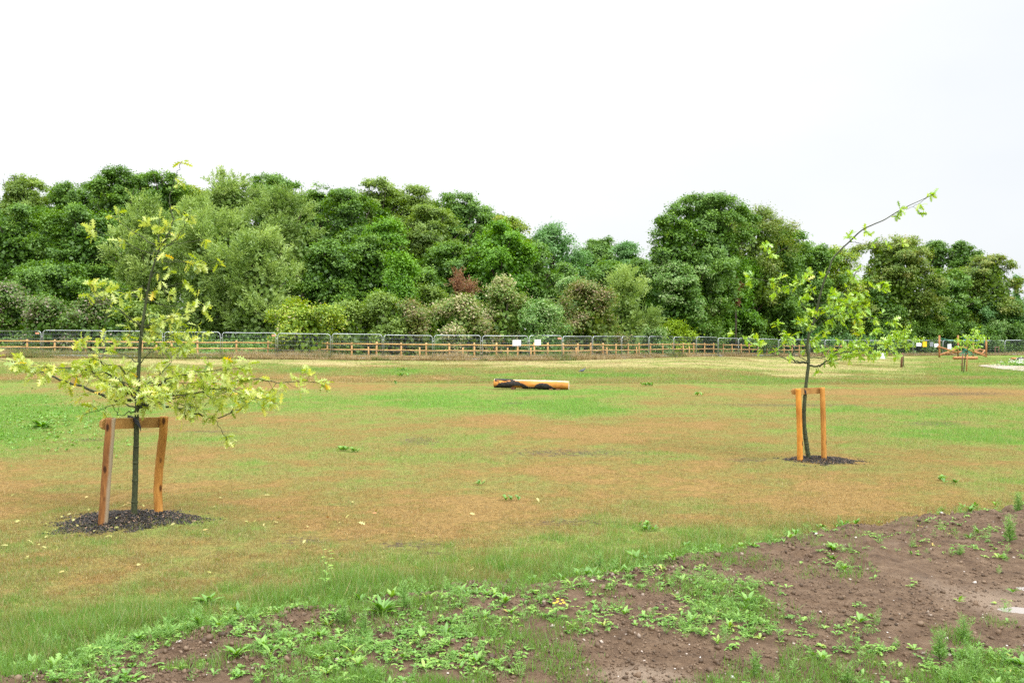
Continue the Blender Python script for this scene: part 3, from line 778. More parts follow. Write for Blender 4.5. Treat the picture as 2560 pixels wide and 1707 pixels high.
def crown(seed, W, zb, H, ty=1.0, style='clump', dens=1.0, leaf=.25, nl=None, base=None, kindv=None):
    """leaf cards in tufts on lobes; z from zb to H, half width W"""
    r = np.random.default_rng(seed)
    hgt = H - zb
    area = 2 * W * hgt
    if nl is None: nl = int(np.clip(area * .75, 16, 110))
    rl = np.clip(.42 * math.sqrt(area / nl) * 1.22, .3, 2.0)
    # lobe centres
    h = r.random(nl) ** .8
    if style == 'cone': prof = (1 - h) ** .8
    elif style == 'shrub': prof = np.sqrt(np.clip(1 - h ** 2.2, 0, 1))
    else: prof = dome(h)
    # irregular outline
    az = np.where(r.random(nl) < .66, r.uniform(-PI, 0, nl), r.uniform(0, PI, nl))
    q = np.sqrt(r.random(nl)) * .62 + .38
    q = q * (.82 + .3 * np.sin(az * 3 + r.random() * 6 + h * 5))
    rr = np.maximum(W * prof * q - rl * .55, 0)
    ls = rl * (.65 + .7 * r.random(nl))
    C = np.stack([rr * np.cos(az), rr * np.sin(az) * .9, zb + ls * .6 + h * (hgt - ls * 1.1)], 1)
    # top lobes
    for k in range(max(3, nl // 6)):
        u = r.uniform(-1, 1) * .8
        if style == 'cone': u *= .1
        top = (1 - .38 * u * u - .5 * max(abs(u) - .6, 0))
        ls[k] = rl * r.uniform(.4, .9)
        C[k] = (u * W, r.normal(0, W * .25), zb + hgt * (top - r.uniform(0, .09)) - ls[k] * .7)
    if style == 'clump':
        ns = 9
        u = r.uniform(-.95, .95, ns)
        tp = 1 - .4 * u * u - .5 * np.maximum(np.abs(u) - .6, 0)
        l2 = rl * r.uniform(.16, .34, ns)
        C2 = np.stack([u * W, r.normal(0, W * .25, ns), zb + hgt * (tp + r.uniform(-.02, .035, ns)) - l2], 1)
        C = np.concatenate([C, C2]); ls = np.concatenate([ls, l2]); nl += ns
    flat = {'clump': .72, 'willow': 1.0, 'shrub': .8, 'cone': .5, 'loose': .8}.get(style, .7)
    ntot = int(area * 330 * dens * (.25 / leaf) ** 2 * .62)
    if style != 'willow':      # smaller boughs sitting on every big one
        ks = 7
        dd = randdir(nl * ks, r)
        oo = norm(np.concatenate([C[:, :2] * .9, np.full((nl, 1), .3 * rl)], 1)).repeat(ks, 0)
        dd = norm(dd + oo * .6 + np.array([0, 0, .3]))
        lp = ls.repeat(ks)
        C3 = C.repeat(ks, 0) + dd * lp[:, None] * r.uniform(.55, 1.12, (nl * ks, 1)) * np.array([1, 1, .8])
        l3 = lp * r.uniform(.2, .5, nl * ks)
        C3[:, 2] = np.minimum(C3[:, 2], H - l3 * .2 + .25)
        Cb, lb = C, ls
        C = np.concatenate([C, C3]); ls = np.concatenate([ls * .8, l3]); nlb = nl; nl = len(ls)
        flat = flat * .8
    wts = ls ** 2 * (1.0 if style == 'willow' else np.where(np.arange(nl) < nlb, .45, 1.0)); wts = wts / wts.sum()
    tsz = 26
    ntuft = max(nl * 3 if style == 'willow' else nl, ntot // tsz)
    li = r.choice(nl, ntuft, p=wts)
    d = randdir(ntuft, r)
    out = norm(np.concatenate([C[:, :2] * .9, np.full((nl, 1), .35 * rl)], 1))[li]
    d = norm(d + out * .75 + np.array([0, 0, .35]))
    rad = ls[li][:, None] * (.4 + .72 * r.random((ntuft, 1)) ** .6)
    T = C[li] + d * rad * np.array([1, 1, flat]) + r.normal(0, .2, (ntuft, 3)) * ls[li][:, None]
    so = r.random(ntuft) < .16
    T = T + so[:, None] * d * ls[li][:, None] * .45
    lobe_v = r.normal(0, .15, nl)[li]
    tv = .45 + lobe_v + r.normal(0, .10, ntuft)
    ti = np.repeat(np.arange(ntuft), tsz)
    n = len(ti)
    if style == 'willow':
        shoot = norm(d * np.array([1, 1, .3]) + np.array([0, 0, .55]) + r.normal(0, .25, (ntuft, 3)))
        t = r.random(n)
        pos = T[ti] + shoot[ti] * ((t - .4) * 1.1)[:, None] + r.normal(0, .09, (n, 3))
        fwd = norm(shoot[ti] + r.normal(0, .55, (n, 3)))
        nrm = randdir(n, r) + d[ti] * .5
        sc = np.stack([np.full(n, leaf * .36), leaf * 1.25 * (.7 + .6 * r.random(n)), np.full(n, leaf)], 1)
    else:
        sg = (.30 if W > .8 else .14) * (leaf / .25) ** .5 * (1.15 if style == 'loose' else 1)
        pos = T[ti] + r.normal(0, sg, (n, 3)) * np.array([1, 1, .5 if style == 'clump' else .8])
        nrm = norm(d[ti] * .7 + np.array([0, 0, .6]) + r.normal(0, .36, (n, 3)))
        a = r.normal(size=(n, 3)); fwd = norm(a - nrm * np.sum(a * nrm, 1, keepdims=True))
        L = leaf * (.55 + .9 * r.random(n))
        sc = np.stack([L * .62, L, L], 1)
    v = np.clip(tv[ti] + r.normal(0, .09 if kindv is None else kindv, n), 0, 1)
    b1 = batch(LEAF4, pos, frames(fwd, nrm), sc, v)
    # sparse larger inner leaves that close the heart of the crown
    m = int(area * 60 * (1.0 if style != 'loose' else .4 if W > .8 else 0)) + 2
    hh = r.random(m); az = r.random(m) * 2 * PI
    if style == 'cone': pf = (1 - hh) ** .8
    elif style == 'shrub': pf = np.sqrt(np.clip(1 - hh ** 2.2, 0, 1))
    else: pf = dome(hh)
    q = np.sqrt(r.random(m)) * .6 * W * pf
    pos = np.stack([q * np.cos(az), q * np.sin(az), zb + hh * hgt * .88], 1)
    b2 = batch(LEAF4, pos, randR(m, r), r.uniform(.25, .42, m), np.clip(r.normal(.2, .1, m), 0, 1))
    v, l, s, a = merge([b1, b2])
    if base is not None:   # nothing below the ground
        v[:, 2] = np.maximum(v[:, 2], base + .01)
    return (v, l, s, a), C, ls
def trunk_mesh(C, W, H, zb, seed, rt, shrub=False):
    r = random.Random(seed); b = MB()
    if shrub:
        for k in range(7):
            a = r.uniform(0, 2 * PI); e = (W * .45 * math.cos(a), W * .45 * math.sin(a), H * r.uniform(.5, .8))
            b.tube([(.1 * math.cos(a), .1 * math.sin(a), -.1), (e[0] * .4, e[1] * .4, e[2] * .5), e], [rt, rt * .7, rt * .25], 5)
        return b
    lean = (r.uniform(-.4, .4), r.uniform(-.3, .3))
    ax = lambda z: np.array([lean[0] * z / H + .12 * math.sin(z * .7 + seed), lean[1] * z / H, z])
    zs = np.linspace(-.2, H * .86, 9)
    b.tube([ax(z) for z in zs], [rt * (1.35 if i == 0 else 1 - .85 * i / 8.) for i in range(9)], 8, wob=.08, seed=seed)
    for k in range(min(len(C), 18)):
        c = C[(k * 7) % len(C)]
        z0 = max(zb * .5 + .8, c[2] * r.uniform(.45, .7)); z0 = min(z0, H * .75)
        s = ax(z0); e = c
        mid = (s + e) / 2 + np.array([0, 0, .12 * np.linalg.norm(e - s)])
        r0 = rt * (1 - .8 * z0 / H) * .5
        b.tube([s, mid, e], [r0, r0 * .6, r0 * .2], 5)
    return b
TREES = [
 # cx, top, half width, crown bottom (all in 2352 px), distance, kind, style, name, label
 (50,410,90,640,112,'olive','clump','broadleaf_tree','olive-topped tree on the skyline at the far left'),
 (165,424,75,640,110,'dark','clump','broadleaf_tree','dark green tree on the skyline right of the olive-topped one'),
 (285,394,75,640,107,'dark','clump','broadleaf_tree','tall dark tree on the skyline above the left sapling crown'),
 (378,398,52,640,109,'dark','clump','broadleaf_tree','narrow dark tree behind the top shoot of the left sapling'),
 (440,424,60,600,113,'yel','clump','broadleaf_tree','yellow-green tree in the skyline just right of the sapling tip'),
 (525,399,78,600,100,'willow','willow','willow_tree','feathery pale willow forming the highest top left of centre'),
 (340,404,62,620,111,'dark','clump','broadleaf_tree','dark tree filling the skyline between two narrow dark tops'),
 (232,414,60,620,113,'dark','clump','broadleaf_tree','dark tree in the skyline left of the tall dark one'),
 (700,452,55,640,105,'dark','clump','broadleaf_tree','dark tree low in the skyline notch'),
 (628,408,68,620,106,'mid','clump','broadleaf_tree','fresh green tree on the skyline right of the feathery willow'),
 (736,424,38,640,98,'dark','clump','broadleaf_tree','slim dark tree top beside the skyline notch'),
 (800,430,72,690,92,'dark','clump','sycamore_tree','tall dark green sycamore left of centre'),
 (868,420,66,640,100,'olive','clump','broadleaf_tree','olive tree with a rounded pale top right of the dark sycamore'),
 (950,436,70,640,103,'olive','clump','broadleaf_tree','olive tree on the skyline in the centre of the left wood'),
 (1050,446,72,650,102,'mid','clump','broadleaf_tree','green tree on the skyline where the left wood starts to fall away'),
 (1118,476,55,660,104,'mid','clump','broadleaf_tree','green tree on the falling skyline above the rusty sapling'),
 (1172,500,50,690,97,'yel','clump','broadleaf_tree','yellow-green tree on the falling skyline right of centre'),
 (1268,520,72,720,100,'blue','loose','broadleaf_tree','airy blue-green tree at the low end of the left wood'),
 (1382,545,52,720,122,'mid','clump','broadleaf_tree','distant round tree in the gap between both woods'),
 (1440,562,52,720,118,'blue','clump','broadleaf_tree','distant hazy green tree right in the skyline dip'),
 (1325,575,45,740,112,'blue','clump','broadleaf_tree','low distant tree between the airy tree and the gap'),
 (45,478,115,760,90,'dark','clump','broadleaf_tree','broad dark green tree at the left edge of the wood'),
 (185,470,100,750,87,'dark','clump','broadleaf_tree','broad dark green tree left of the olive willows'),
 (120,600,90,770,80,'dark','clump','broadleaf_tree','low dark tree above the left grey-flowered bushes'),
 (345,478,98,765,78,'willow','willow','willow_tree','olive willow standing behind the left sapling'),
 (500,492,120,770,75,'willow','willow','willow_tree','large rounded olive willow right behind the left sapling'),
 (590,540,92,765,72,'willow','willow','willow_tree','grey-olive willow forming the right flank of the willow group'),
 (648,444,84,700,84,'willow','willow','willow_tree','upper olive willow leaning against the dark sycamore'),
 (455,470,60,700,86,'willow','willow','willow_tree','upright olive willow top above the large rounded willow'),
 (755,560,82,745,80,'dark','clump','sycamore_tree','dark layered tree under the tall sycamore'),
 (850,540,66,745,82,'dark','clump','sycamore_tree','dark leafy tree filling the foot of the sycamore'),
 (886,505,46,740,84,'bright','clump','broadleaf_tree','narrow bright green tree in front of the olive ones'),
 (990,480,80,690,94,'olive','clump','broadleaf_tree','olive tree in the middle of the left wood'),
 (1035,560,70,765,86,'dark','clump','broadleaf_tree','dark tree above the pink-grey bushes'),
 (950,600,55,760,84,'dark','clump','broadleaf_tree','dark tree behind the bright green shrub'),
 (1150,515,70,745,84,'bright','clump','broadleaf_tree','bright green tree right behind the rusty sapling'),
 (1215,560,58,750,88,'mid','clump','broadleaf_tree','mid green tree left of the airy blue-green one'),
 (1290,610,62,760,90,'mid','clump','broadleaf_tree','mid green tree below the airy blue-green one'),
 (1400,600,62,770,104,'mid','clump','broadleaf_tree','mid green tree low in the gap between both woods'),
 (1470,600,50,770,98,'mid','clump','broadleaf_tree','mid green tree at the left foot of the right wood'),
 (1618,452,112,720,86,'mid','clump','broadleaf_tree','tallest green tree of the right wood'),
 (1550,500,72,740,84,'dark','clump','broadleaf_tree','dark tree forming the left shoulder of the right wood'),
 (1552,590,88,775,79,'grey','clump','broadleaf_tree','grey-green layered tree at the left front of the right wood'),
 (1725,480,92,700,83,'brn','loose','broadleaf_tree','brown-tinged tree right of the tallest green one'),
 (1688,590,60,785,80,'bright','clump','broadleaf_tree','ivy-bright green tree at the foot of the brown-tinged one'),
 (1795,522,62,760,87,'mid','clump','broadleaf_tree','green tree behind the upper twigs of the right sapling'),
 (1770,610,80,780,84,'dark','clump','broadleaf_tree','dark tree left of the right sapling'),
 (1860,566,72,780,90,'mid','clump','broadleaf_tree','mid green tree straight behind the right sapling'),
 (1925,578,58,780,97,'yg','loose','broadleaf_tree','light yellow-green tree right of the right sapling trunk'),
 (1900,680,80,790,92,'dark','clump','broadleaf_tree','dark low tree behind the right sapling crown'),
 (2050,545,98,770,95,'brn','clump','broadleaf_tree','broad brown-green tree right of the right sapling'),
 (2010,640,80,790,92,'dark','clump','broadleaf_tree','dark tree at the foot of the broad brown-green one'),
 (2150,556,30,620,126,'dark','clump','broadleaf_tree','small dark tree top poking above the right skyline'),
 (2205,560,38,640,126,'dark','clump','broadleaf_tree','second dark tree top further right on the skyline'),
 (2165,625,80,790,102,'mid','clump','broadleaf_tree','fresh green tree behind the climbing frame left post'),
 (2268,588,68,760,110,'brn','clump','broadleaf_tree','rounded brown-green tree near the right edge'),
 (2335,634,13,720,150,'blue','cone','conifer_tree','small pointed conifer at the right edge of the skyline'),
 (2330,690,60,800,113,'blue','clump','broadleaf_tree','blue-green tree cut by the right edge'),
 (2250,690,70,795,106,'blue','clump','broadleaf_tree','blue-green tree right behind the climbing frame'),
 (2100,680,80,795,99,'dark','clump','broadleaf_tree','dark tree behind the lone brown post'),
 (2215,708,42,765,100,'yel','loose','broadleaf_tree','small yellowing tree above the climbing frame'),
 (2440,640,80,800,112,'blue','clump','broadleaf_tree','blue-green tree just past the right edge'),
 (-90,440,100,760,98,'dark','clump','broadleaf_tree','dark tree just past the left edge'),
]
SHRUBS = [
 (10,655,75,800,67,'purple','shrub','flowering_shrub','purple-grey flowering shrub at the left edge'),
 (110,690,85,800,65,'purple','shrub','flowering_shrub','grey-flowered shrub between the left edge and the sapling'),
 (215,690,70,800,65,'purple','shrub','flowering_shrub','grey-flowered shrub just left of the left sapling trunk'),
 (60,625,80,760,74,'mid','shrub','green_shrub','green shrub above the grey-flowered ones at the left'),
 (250,655,60,790,72,'dark','shrub','green_shrub','dark shrub behind the left sapling lower twigs'),
 (330,690,70,800,68,'olive','shrub','green_shrub','olive shrub below the willow behind the left sapling'),
 (695,692,92,805,63.8,'yg','shrub','yellow_shrub','yellow-green shrub spilling over the mesh fence'),
 (800,702,66,805,67,'olive','shrub','green_shrub','rounded olive shrub right of the yellow-green one'),
 (915,592,62,790,72,'bright','shrub','green_shrub','tall bright green shrub left of centre'),
 (978,642,42,780,74,'olive','shrub','green_shrub','upright olive shrub beside the bright green one'),
 (880,680,75,805,68,'olive','shrub','green_shrub','olive shrub with brown stems below the bright green one'),
 (945,700,55,805,66.5,'brown','shrub','brown_shrub','brown-green shrub with yellow sprays below the olive one'),
 (1060,686,72,808,68,'pink','shrub','flowering_shrub','pinkish-brown seeding shrub near the centre'),
 (1095,735,60,808,66.5,'brown','shrub','brown_shrub','brown-green shrub low in front of the pinkish one'),
 (1152,650,66,808,71,'pink','shrub','flowering_shrub','tallest pink-grey shrub behind the wide white board'),
 (1235,700,68,808,69,'grey','shrub','flowering_shrub','grey-green flowering shrub above the narrow white board'),
 (1355,652,74,804,71,'brown','shrub','brown_shrub','round purple-brown shrub right of the white boards'),
 (1440,632,52,798,78,'willow','shrub','willow_shrub','light olive willow bush right of the purple-brown shrub'),
 (1312,645,58,790,78,'grey','shrub','green_shrub','pale green shrub behind the purple-brown one'),
 (1553,742,40,802,78,'acid','shrub','yellow_shrub','small acid-green bush under the right wood'),
 (1500,755,40,802,80,'grey','shrub','green_shrub','low grey-green shrub left of the acid-green bush'),
 (1620,725,55,802,84,'dark','shrub','green_shrub','dark shrub right of the acid-green bush'),
 (1720,735,60,800,88,'dark','shrub','green_shrub','dark shrub left behind the right sapling'),
 (1830,720,70,800,92,'blue','shrub','green_shrub','blue-green shrub behind the right sapling lower crown'),
 (1945,768,75,800,101,'blue','shrub','fern_patch','ferny pale green clump along the far mesh fence'),
 (2040,720,60,800,103,'dark','shrub','green_shrub','dark shrub left of the lone brown post'),
 (2060,745,18,790,101,'rust','loose','dead_shrub','rust-brown shrub behind the lone brown post tree'),
 (2130,740,50,800,107,'dark','shrub','green_shrub','dark shrub behind the climbing frame left side'),
 (2230,745,70,802,111,'dark','shrub','green_shrub','dark shrub behind the climbing frame right side'),
 (2292,740,20,795,110,'grey','loose','young_tree','grey-green young plant inside the far stake frame'),
 (2330,745,50,802,113,'dark','shrub','green_shrub','dark shrub at the right edge beyond the fence'),
 (1052,632,6,690,76,'rust','loose','dead_sapling','rust-red dead sapling rising above the pinkish shrubs'),
 (1078,655,5,690,76,'rust','loose','dead_sapling','shorter rust-red dead sapling right of the taller one'),
 (1690,655,8,700,79,'rust','loose','dead_branch_tree','small rust-leaved sapling in the right wood'),
]
def woods():
    for i, (cx, top, hw, bot, D, kind, style, name, label) in enumerate(TREES + SHRUBS):
        sh = i >= len(TREES)
        x = cx * K
        if cx > 1450: D = max(D, fd(x - (0 if i >= len(TREES) else 20)) + (5.5 if i >= len(TREES) else 9.5))
        if i >= len(TREES) and style == 'shrub': D = max(D, fd(x) + (3.6 + .8 * hw * K * D / F if kind != 'yg' else 3.4))
        base = GD(x, D)
        H = CAMZ + (HY - top * K) * D / F - base[2]
        zb = CAMZ + (HY - bot * K) * D / F - base[2]
        if sh and style == 'shrub': zb = -.1
        zb = max(zb, .3 if not sh else -.1)
        W = hw * K * D / F * (1.22 if not sh and top < 610 and hw > 30 and kind != 'willow' else 1.08)
        leaf = {'willow': .24, 'shrub': .15, 'loose': .17}.get(style, .19)
        if kind == 'willow' and sh: style2, leaf = 'willow', .2
        elif kind == 'rust': style2 = 'willow'
        else: style2 = style
        dens = .72 if style == 'loose' else 1.0
        if kind == 'rust' : dens = .22; leaf = .12
        if not sh and D > 98: leaf *= 1.1
        seed = 100 + i
        root = empty(name, base, label, 'shrub' if sh else 'tree', 'bushes behind the fence' if sh else 'trees of the wood behind the fence')
        (v, l, s, a), C, ls = crown(seed, W, zb, H, style=('shrub' if style2 == 'shrub' else style2), dens=dens, leaf=leaf, base=0 if sh else None, kindv=.2 if kind in ('purple', 'pink', 'brown', 'yg', 'grey') else None)
        link('crown', mesh_np('crown', v, l, s, {'v': ('FACE', a)}), FM[kind], root)
        tb = trunk_mesh(C, W, H, zb, seed, .05 if sh else .16 + .012 * H, sh)
        tb.build('trunk' if not sh else 'stems', M['bark'], root)
woods()

def undergrowth():
    n = 150000
    x = rng.random(n) * 2950 - 200
    D0 = np.interp(x, FX, FD) + 3.6
    u = rng.random(n)
    D = D0 + u * 26
    X = (x - 1280) / F * D
    hmax = (.5 + 1.5 * np.clip(fbm(X, D, 4., 71, 3) + .35, 0, 1)) * np.clip((D - D0) / 4, .3, 1.7)
    z = TZ(X, D) + rng.random(n) ** .6 * hmax
    v = np.clip(rng.normal(.45, .2, n), 0, 1)
    L = rng.uniform(.12, .3, n)
    tag(batch_obj('undergrowth', [batch(LEAF4, np.stack([X, D, z], 1), randR(n), np.stack([L * .7, L, L], 1), v)], FM['mid']), 'dense green undergrowth below the trees behind the fence', 'undergrowth', kind='stuff')
    # far-off depth of the wood, so no daylight comes through the trunks
    n = 60000
    x = rng.random(n) * 3300 - 370
    D = rng.uniform(124, 152, n)
    X = (x - 1280) / F * D
    topy = np.interp(x / K, [0, 300, 700, 1000, 1200, 1350, 1480, 1650, 1800, 2000, 2200, 2352], [500, 490, 500, 540, 600, 640, 640, 560, 620, 650, 680, 720]) * K
    ht = (HY - topy) * 118 / F + 1.7
    z = rng.random(n) ** .8 * ht
    L = rng.uniform(.5, .9, n)
    tag(batch_obj('woods', [batch(LEAF4, np.stack([X, D, z], 1), randR(n), np.stack([L * .7, L, L], 1), np.clip(rng.normal(.3, .2, n), 0, 1))], FM['dark']), 'dark depth of the wood far behind the front trees', 'woods', kind='stuff')
undergrowth()

# ------------------------------------------------------------------ staked young oaks
TIP = .25
def bezier_poly(pts, n=5):
    """Catmull-Rom through points"""
    pts = [np.array(p, float) for p in pts]
    out = []
    for i in range(len(pts) - 1):
        p0 = pts[max(i - 1, 0)]; p1 = pts[i]; p2 = pts[i + 1]; p3 = pts[min(i + 2, len(pts) - 1)]
        for k in range(n):
            t = k / n
            out.append(.5 * ((2 * p1) + (-p0 + p2) * t + (2 * p0 - 5 * p1 + 4 * p2 - p3) * t * t + (-p0 + 3 * p1 - 3 * p2 + p3) * t ** 3))
    out.append(pts[-1])
    return out
def oak(name, label, base, trunk, branches, D, conv, mat, seed, lsize, r_trunk, group=None, lf=1.0, low_z=99., hi_f=1.0):
    r = np.random.default_rng(seed)
    root = empty(name, base, label, 'tree', group)
    def W3(p, dep): 
        x, y = conv(*p); q = P(x, y, D + dep); return q - np.array(base)
    tb = MB()
    tp = [W3(p, 0) for p in trunk]
    tp[0] = tp[0] * np.array([1, 1, 1]); 
    tp = bezier_poly(tp, 5)
    nT = len(tp)
    # keep dimensions: radius by arc length
    rad = [max(r_trunk * (1 - (i / (nT - 1)) ** .8) + .0035, .004) for i in range(nT)]
    tb.tube([tp[0] + np.array([0, 0, -.08])] + tp, [rad[0] * 1.15] + rad, 10, wob=.07, seed=seed)
    for k in range(6):   # old branch collars on the trunk
        q = tp[2 + k * 2]
        tb.tube([q - (0, 0, .018), q, q + (0, 0, .018)], [rad[2 + k * 2] * .9, rad[2 + k * 2] * 1.22, rad[2 + k * 2] * .9], 8)
    pos, fw, nm, vv, ss = [], [], [], [], []
    def leaf_at(p, dirn, tip=0.0):
        a = r.normal(size=3); a = a / np.linalg.norm(a)
        f = dirn * .55 + a * .8 + np.array([0, 0, -.15]); f /= np.linalg.norm(f)
        u = np.array([0, 0, 1.]) * .8 + r.normal(size=3) * .65
        pos.append(p); fw.append(f); nm.append(u)
        vv.append(min(1, max(0, min(r.normal(.48, .2), .86)) + (.4 if r.random() < tip * TIP else 0))); ss.append(lsize * r.uniform(.6, 1.15))
    for bi, (dep, r0, dens, start, pts) in enumerate(branches):
        n = len(pts)
        P3 = []
        for i, p in enumerate(pts):
            P3.append(W3(p, dep * (i / (n - 1)) ** .8))
        P3 = bezier_poly(P3, 5)
        for i in range(1, len(P3) - 1): P3[i] = P3[i] + r.normal(0, .006, 3)
        m = len(P3)
        tb.tube(P3, [max(r0 * (1 - i / (m - 1)) ** .9, .0028) for i in range(m)], 6, seed=bi)
        seg = [np.linalg.norm(P3[i + 1] - P3[i]) for i in range(m - 1)]
        Lt = sum(seg)
        nleaf = int(Lt * dens * lf * (1.0 if max(q[2] for q in P3) < low_z else hi_f))
        cum = np.concatenate([[0], np.cumsum(seg)])
        def at(t):
            j = min(np.searchsorted(cum, t * Lt, side='right') - 1, m - 2)
            f = (t * Lt - cum[j]) / max(seg[j], 1e-6)
            return P3[j] * (1 - f) + P3[j + 1] * f, norm(P3[j + 1] - P3[j])
        # leaf clusters on short side twigs
        ncl = max(1, int(nleaf / 5))
        for c in range(ncl):
            t = start + (1 - start) * (c + r.random()) / ncl
            p, d = at(min(t, .999))
            tw = d * .5 + r.normal(size=3) * .7; tw /= np.linalg.norm(tw)
            tl = r.uniform(.03, .16) * (1 if t < .9 else .4)
            e = p + tw * tl + np.array([0, 0, .01])
            if tl > .05: tb.tube([p, (p + e) / 2 + r.normal(0, .006, 3), e], [.003, .0024, .0016], 3, False)
            for k in range(r.integers(4, 8)):
                leaf_at(p + (e - p) * r.uniform(.4, 1.05) + r.normal(0, .012, 3), tw, .16 if t > .8 else .05)
        for k in range(5): leaf_at(P3[-1] + r.normal(0, .012, 3), norm(P3[-1] - P3[-3]), .4)
    tb.build('trunk', M['oakbark'], root)
    # leaves
    pos, fw, nm = map(np.array, (pos, fw, nm)); ss = np.array(ss)
    R = frames(fw, nm)
    droop = r.uniform(.4, 1.7, len(ss))
    b = batch(OAK, pos, R, np.stack([ss * r.uniform(.75, 1.1, len(ss)), ss, ss * droop], 1), np.array(vv))
    batch_obj('crown', [b], mat, root)
    return root
c1 = lambda x, y: (x / 1.5674, 380 + y / 1.568)
B1 = [ # depth change at the tip, radius, leaves per metre, first leaf, polyline
 (.35, .017, 26, .1, [(532,968),(470,975),(400,950),(300,910),(200,880),(150,855),(70,825),(0,812),(-40,800)]),
 (-.3, .010, 34, .2, [(533,962),(500,900),(470,842),(400,830),(345,785),(305,742)]),
 (-.6, .010, 62, .12, [(533,950),(450,885),(350,860),(230,845),(110,850),(60,835)]),
 (.5, .009, 62, .1, [(535,940),(460,890),(380,870),(290,850),(200,855)]),
 (-.45, .008, 60, .1, [(533,955),(460,935),(420,905),(360,870),(300,880)]),
 (.2, .008, 16, .5, [(530,1000),(480,985),(445,990),(400,1005),(330,1030)]),
 (-.2, .007, 14, .6, [(530,1020),(500,1022),(470,1035),(440,990)]),
 (-.25, .014, 26, .25, [(545,1002),(620,992),(700,1005),(780,1028),(850,1040),(900,1022),(960,995),(1015,955)]),
 (.35, .013, 44, .3, [(545,998),(600,962),(700,942),(800,915),(870,900),(1000,892),(1100,903),(1200,898),(1275,908)]),
 (-.5, .011, 60, .15, [(540,965),(640,900),(700,882),(770,862),(860,855),(960,838)]),
 (.4, .007, 26, .5, [(548,945),(590,900),(640,860),(690,790),(735,745)]),
 (0.0, .004, 20, .5, [(835,1036),(862,1080),(888,1130)]),
 (.15, .010, 46, .25, [(545,995),(700,965),(840,955),(930,925),(1000,960),(1085,985)]),
 (-.7, .010, 58, .15, [(545,985),(640,960),(740,950),(850,925),(930,940),(960,970)]),
 (-.15, .009, 60, .1, [(545,960),(600,930),(660,900),(740,905),(820,890)]),
 (.6, .008, 60, .1, [(545,950),(580,910),(640,900),(720,880),(800,875)]),
 (-.5, .006, 40, .3, [(600,960),(690,985),(760,1000),(830,985),(900,960)]),
 (-.9, .009, 50, .1, [(538,990),(560,960),(600,940),(640,945)]),
 (-.7, .008, 50, .15, [(538,975),(500,940),(460,920),(420,930)]),
 (.2, .006, 30, .1, [(548,830),(500,800),(440,770),(400,740)]),
 (-.15, .006, 34, .4, [(548,830),(600,780),(650,765),(740,755)]),
 (-.2, .008, 36, .25, [(556,685),(520,662),(480,630),(430,590),(380,555),(360,520)]),
 (.25, .007, 40, .25, [(572,582),(520,562),(440,542),(375,545),(350,560)]),
 (-.2, .006, 24, .3, [(605,402),(560,386),(500,360),(430,330),(362,300)]),
 (.25, .006, 22, .25, [(620,372),(570,342),(520,310),(455,265),(440,250)]),
 (.2, .006, 22, .4, [(612,432),(700,430),(780,432),(858,430)]),
 (-.2, .006, 26, .2, [(618,400),(680,350),(720,300),(745,255)]),
 (.15, .005, 24, .25, [(640,370),(720,352),(800,345)]),
 (-.15, .004, 14, .1, [(585,545),(640,530),(690,520),(725,512)]),
 (.1, .006, 20, .5, [(573,575),(640,600),(720,607),(810,598)]),
 (-.25, .006, 30, .3, [(560,690),(640,660),(720,640),(800,612)]),
 (.25, .005, 30, .2, [(556,682),(650,668),(730,690),(805,712)]),
 (.1, .004, 44, .1, [(560,660),(600,650),(640,655),(690,640)]),
 (.1, .005, 40, .1, [(590,490),(620,470),(640,540),(665,560)]),
 (-.15, .006, 50, .0, [(552,720),(560,700),(600,710),(690,720)]),
 (.1, .005, 40, .2, [(558,690),(520,700),(505,720)]),
 (-.2, .005, 36, .2, [(620,385),(590,395),(600,380),(640,400)]),
 (.1, .006, 45, .2, [(625,365),(620,310),(625,260)]),
 (-.1, .005, 45, .2, [(630,360),(665,330),(660,300)]),
 (.05, .008, 13, .35, [(640,350),(680,275),(668,220),(664,175),(682,110),(700,70),(713,38)]),
 (.1, .005, 36, .2, [(600,420),(650,425),(720,430),(760,440)]),
 (-.3, .005, 34, .2, [(575,570),(560,530),(520,545),(460,530)]),
 (.2, .005, 34, .2, [(552,740),(640,700),(680,720),(730,760)]),
]
tr1 = [(525,1432),(530,1250),(534,1100),(537,1000),(541,900),(549,760),(561,660),(576,560),(592,480),(611,420),(630,370),(645,350)]
oak('young_oak_tree', 'young oak with pale yellow-green leaves and wide low branches, left of the field', P(335, 1292, T1[1] - .17), tr1, B1, T1[1] - .17, c1, M['oakleaf1'], 5, .09, .0265, 'newly planted staked trees', 1.5, 1.95, .62)
c2 = lambda x, y: (1660 + x / 2.6133, 450 + y / 2.6133)
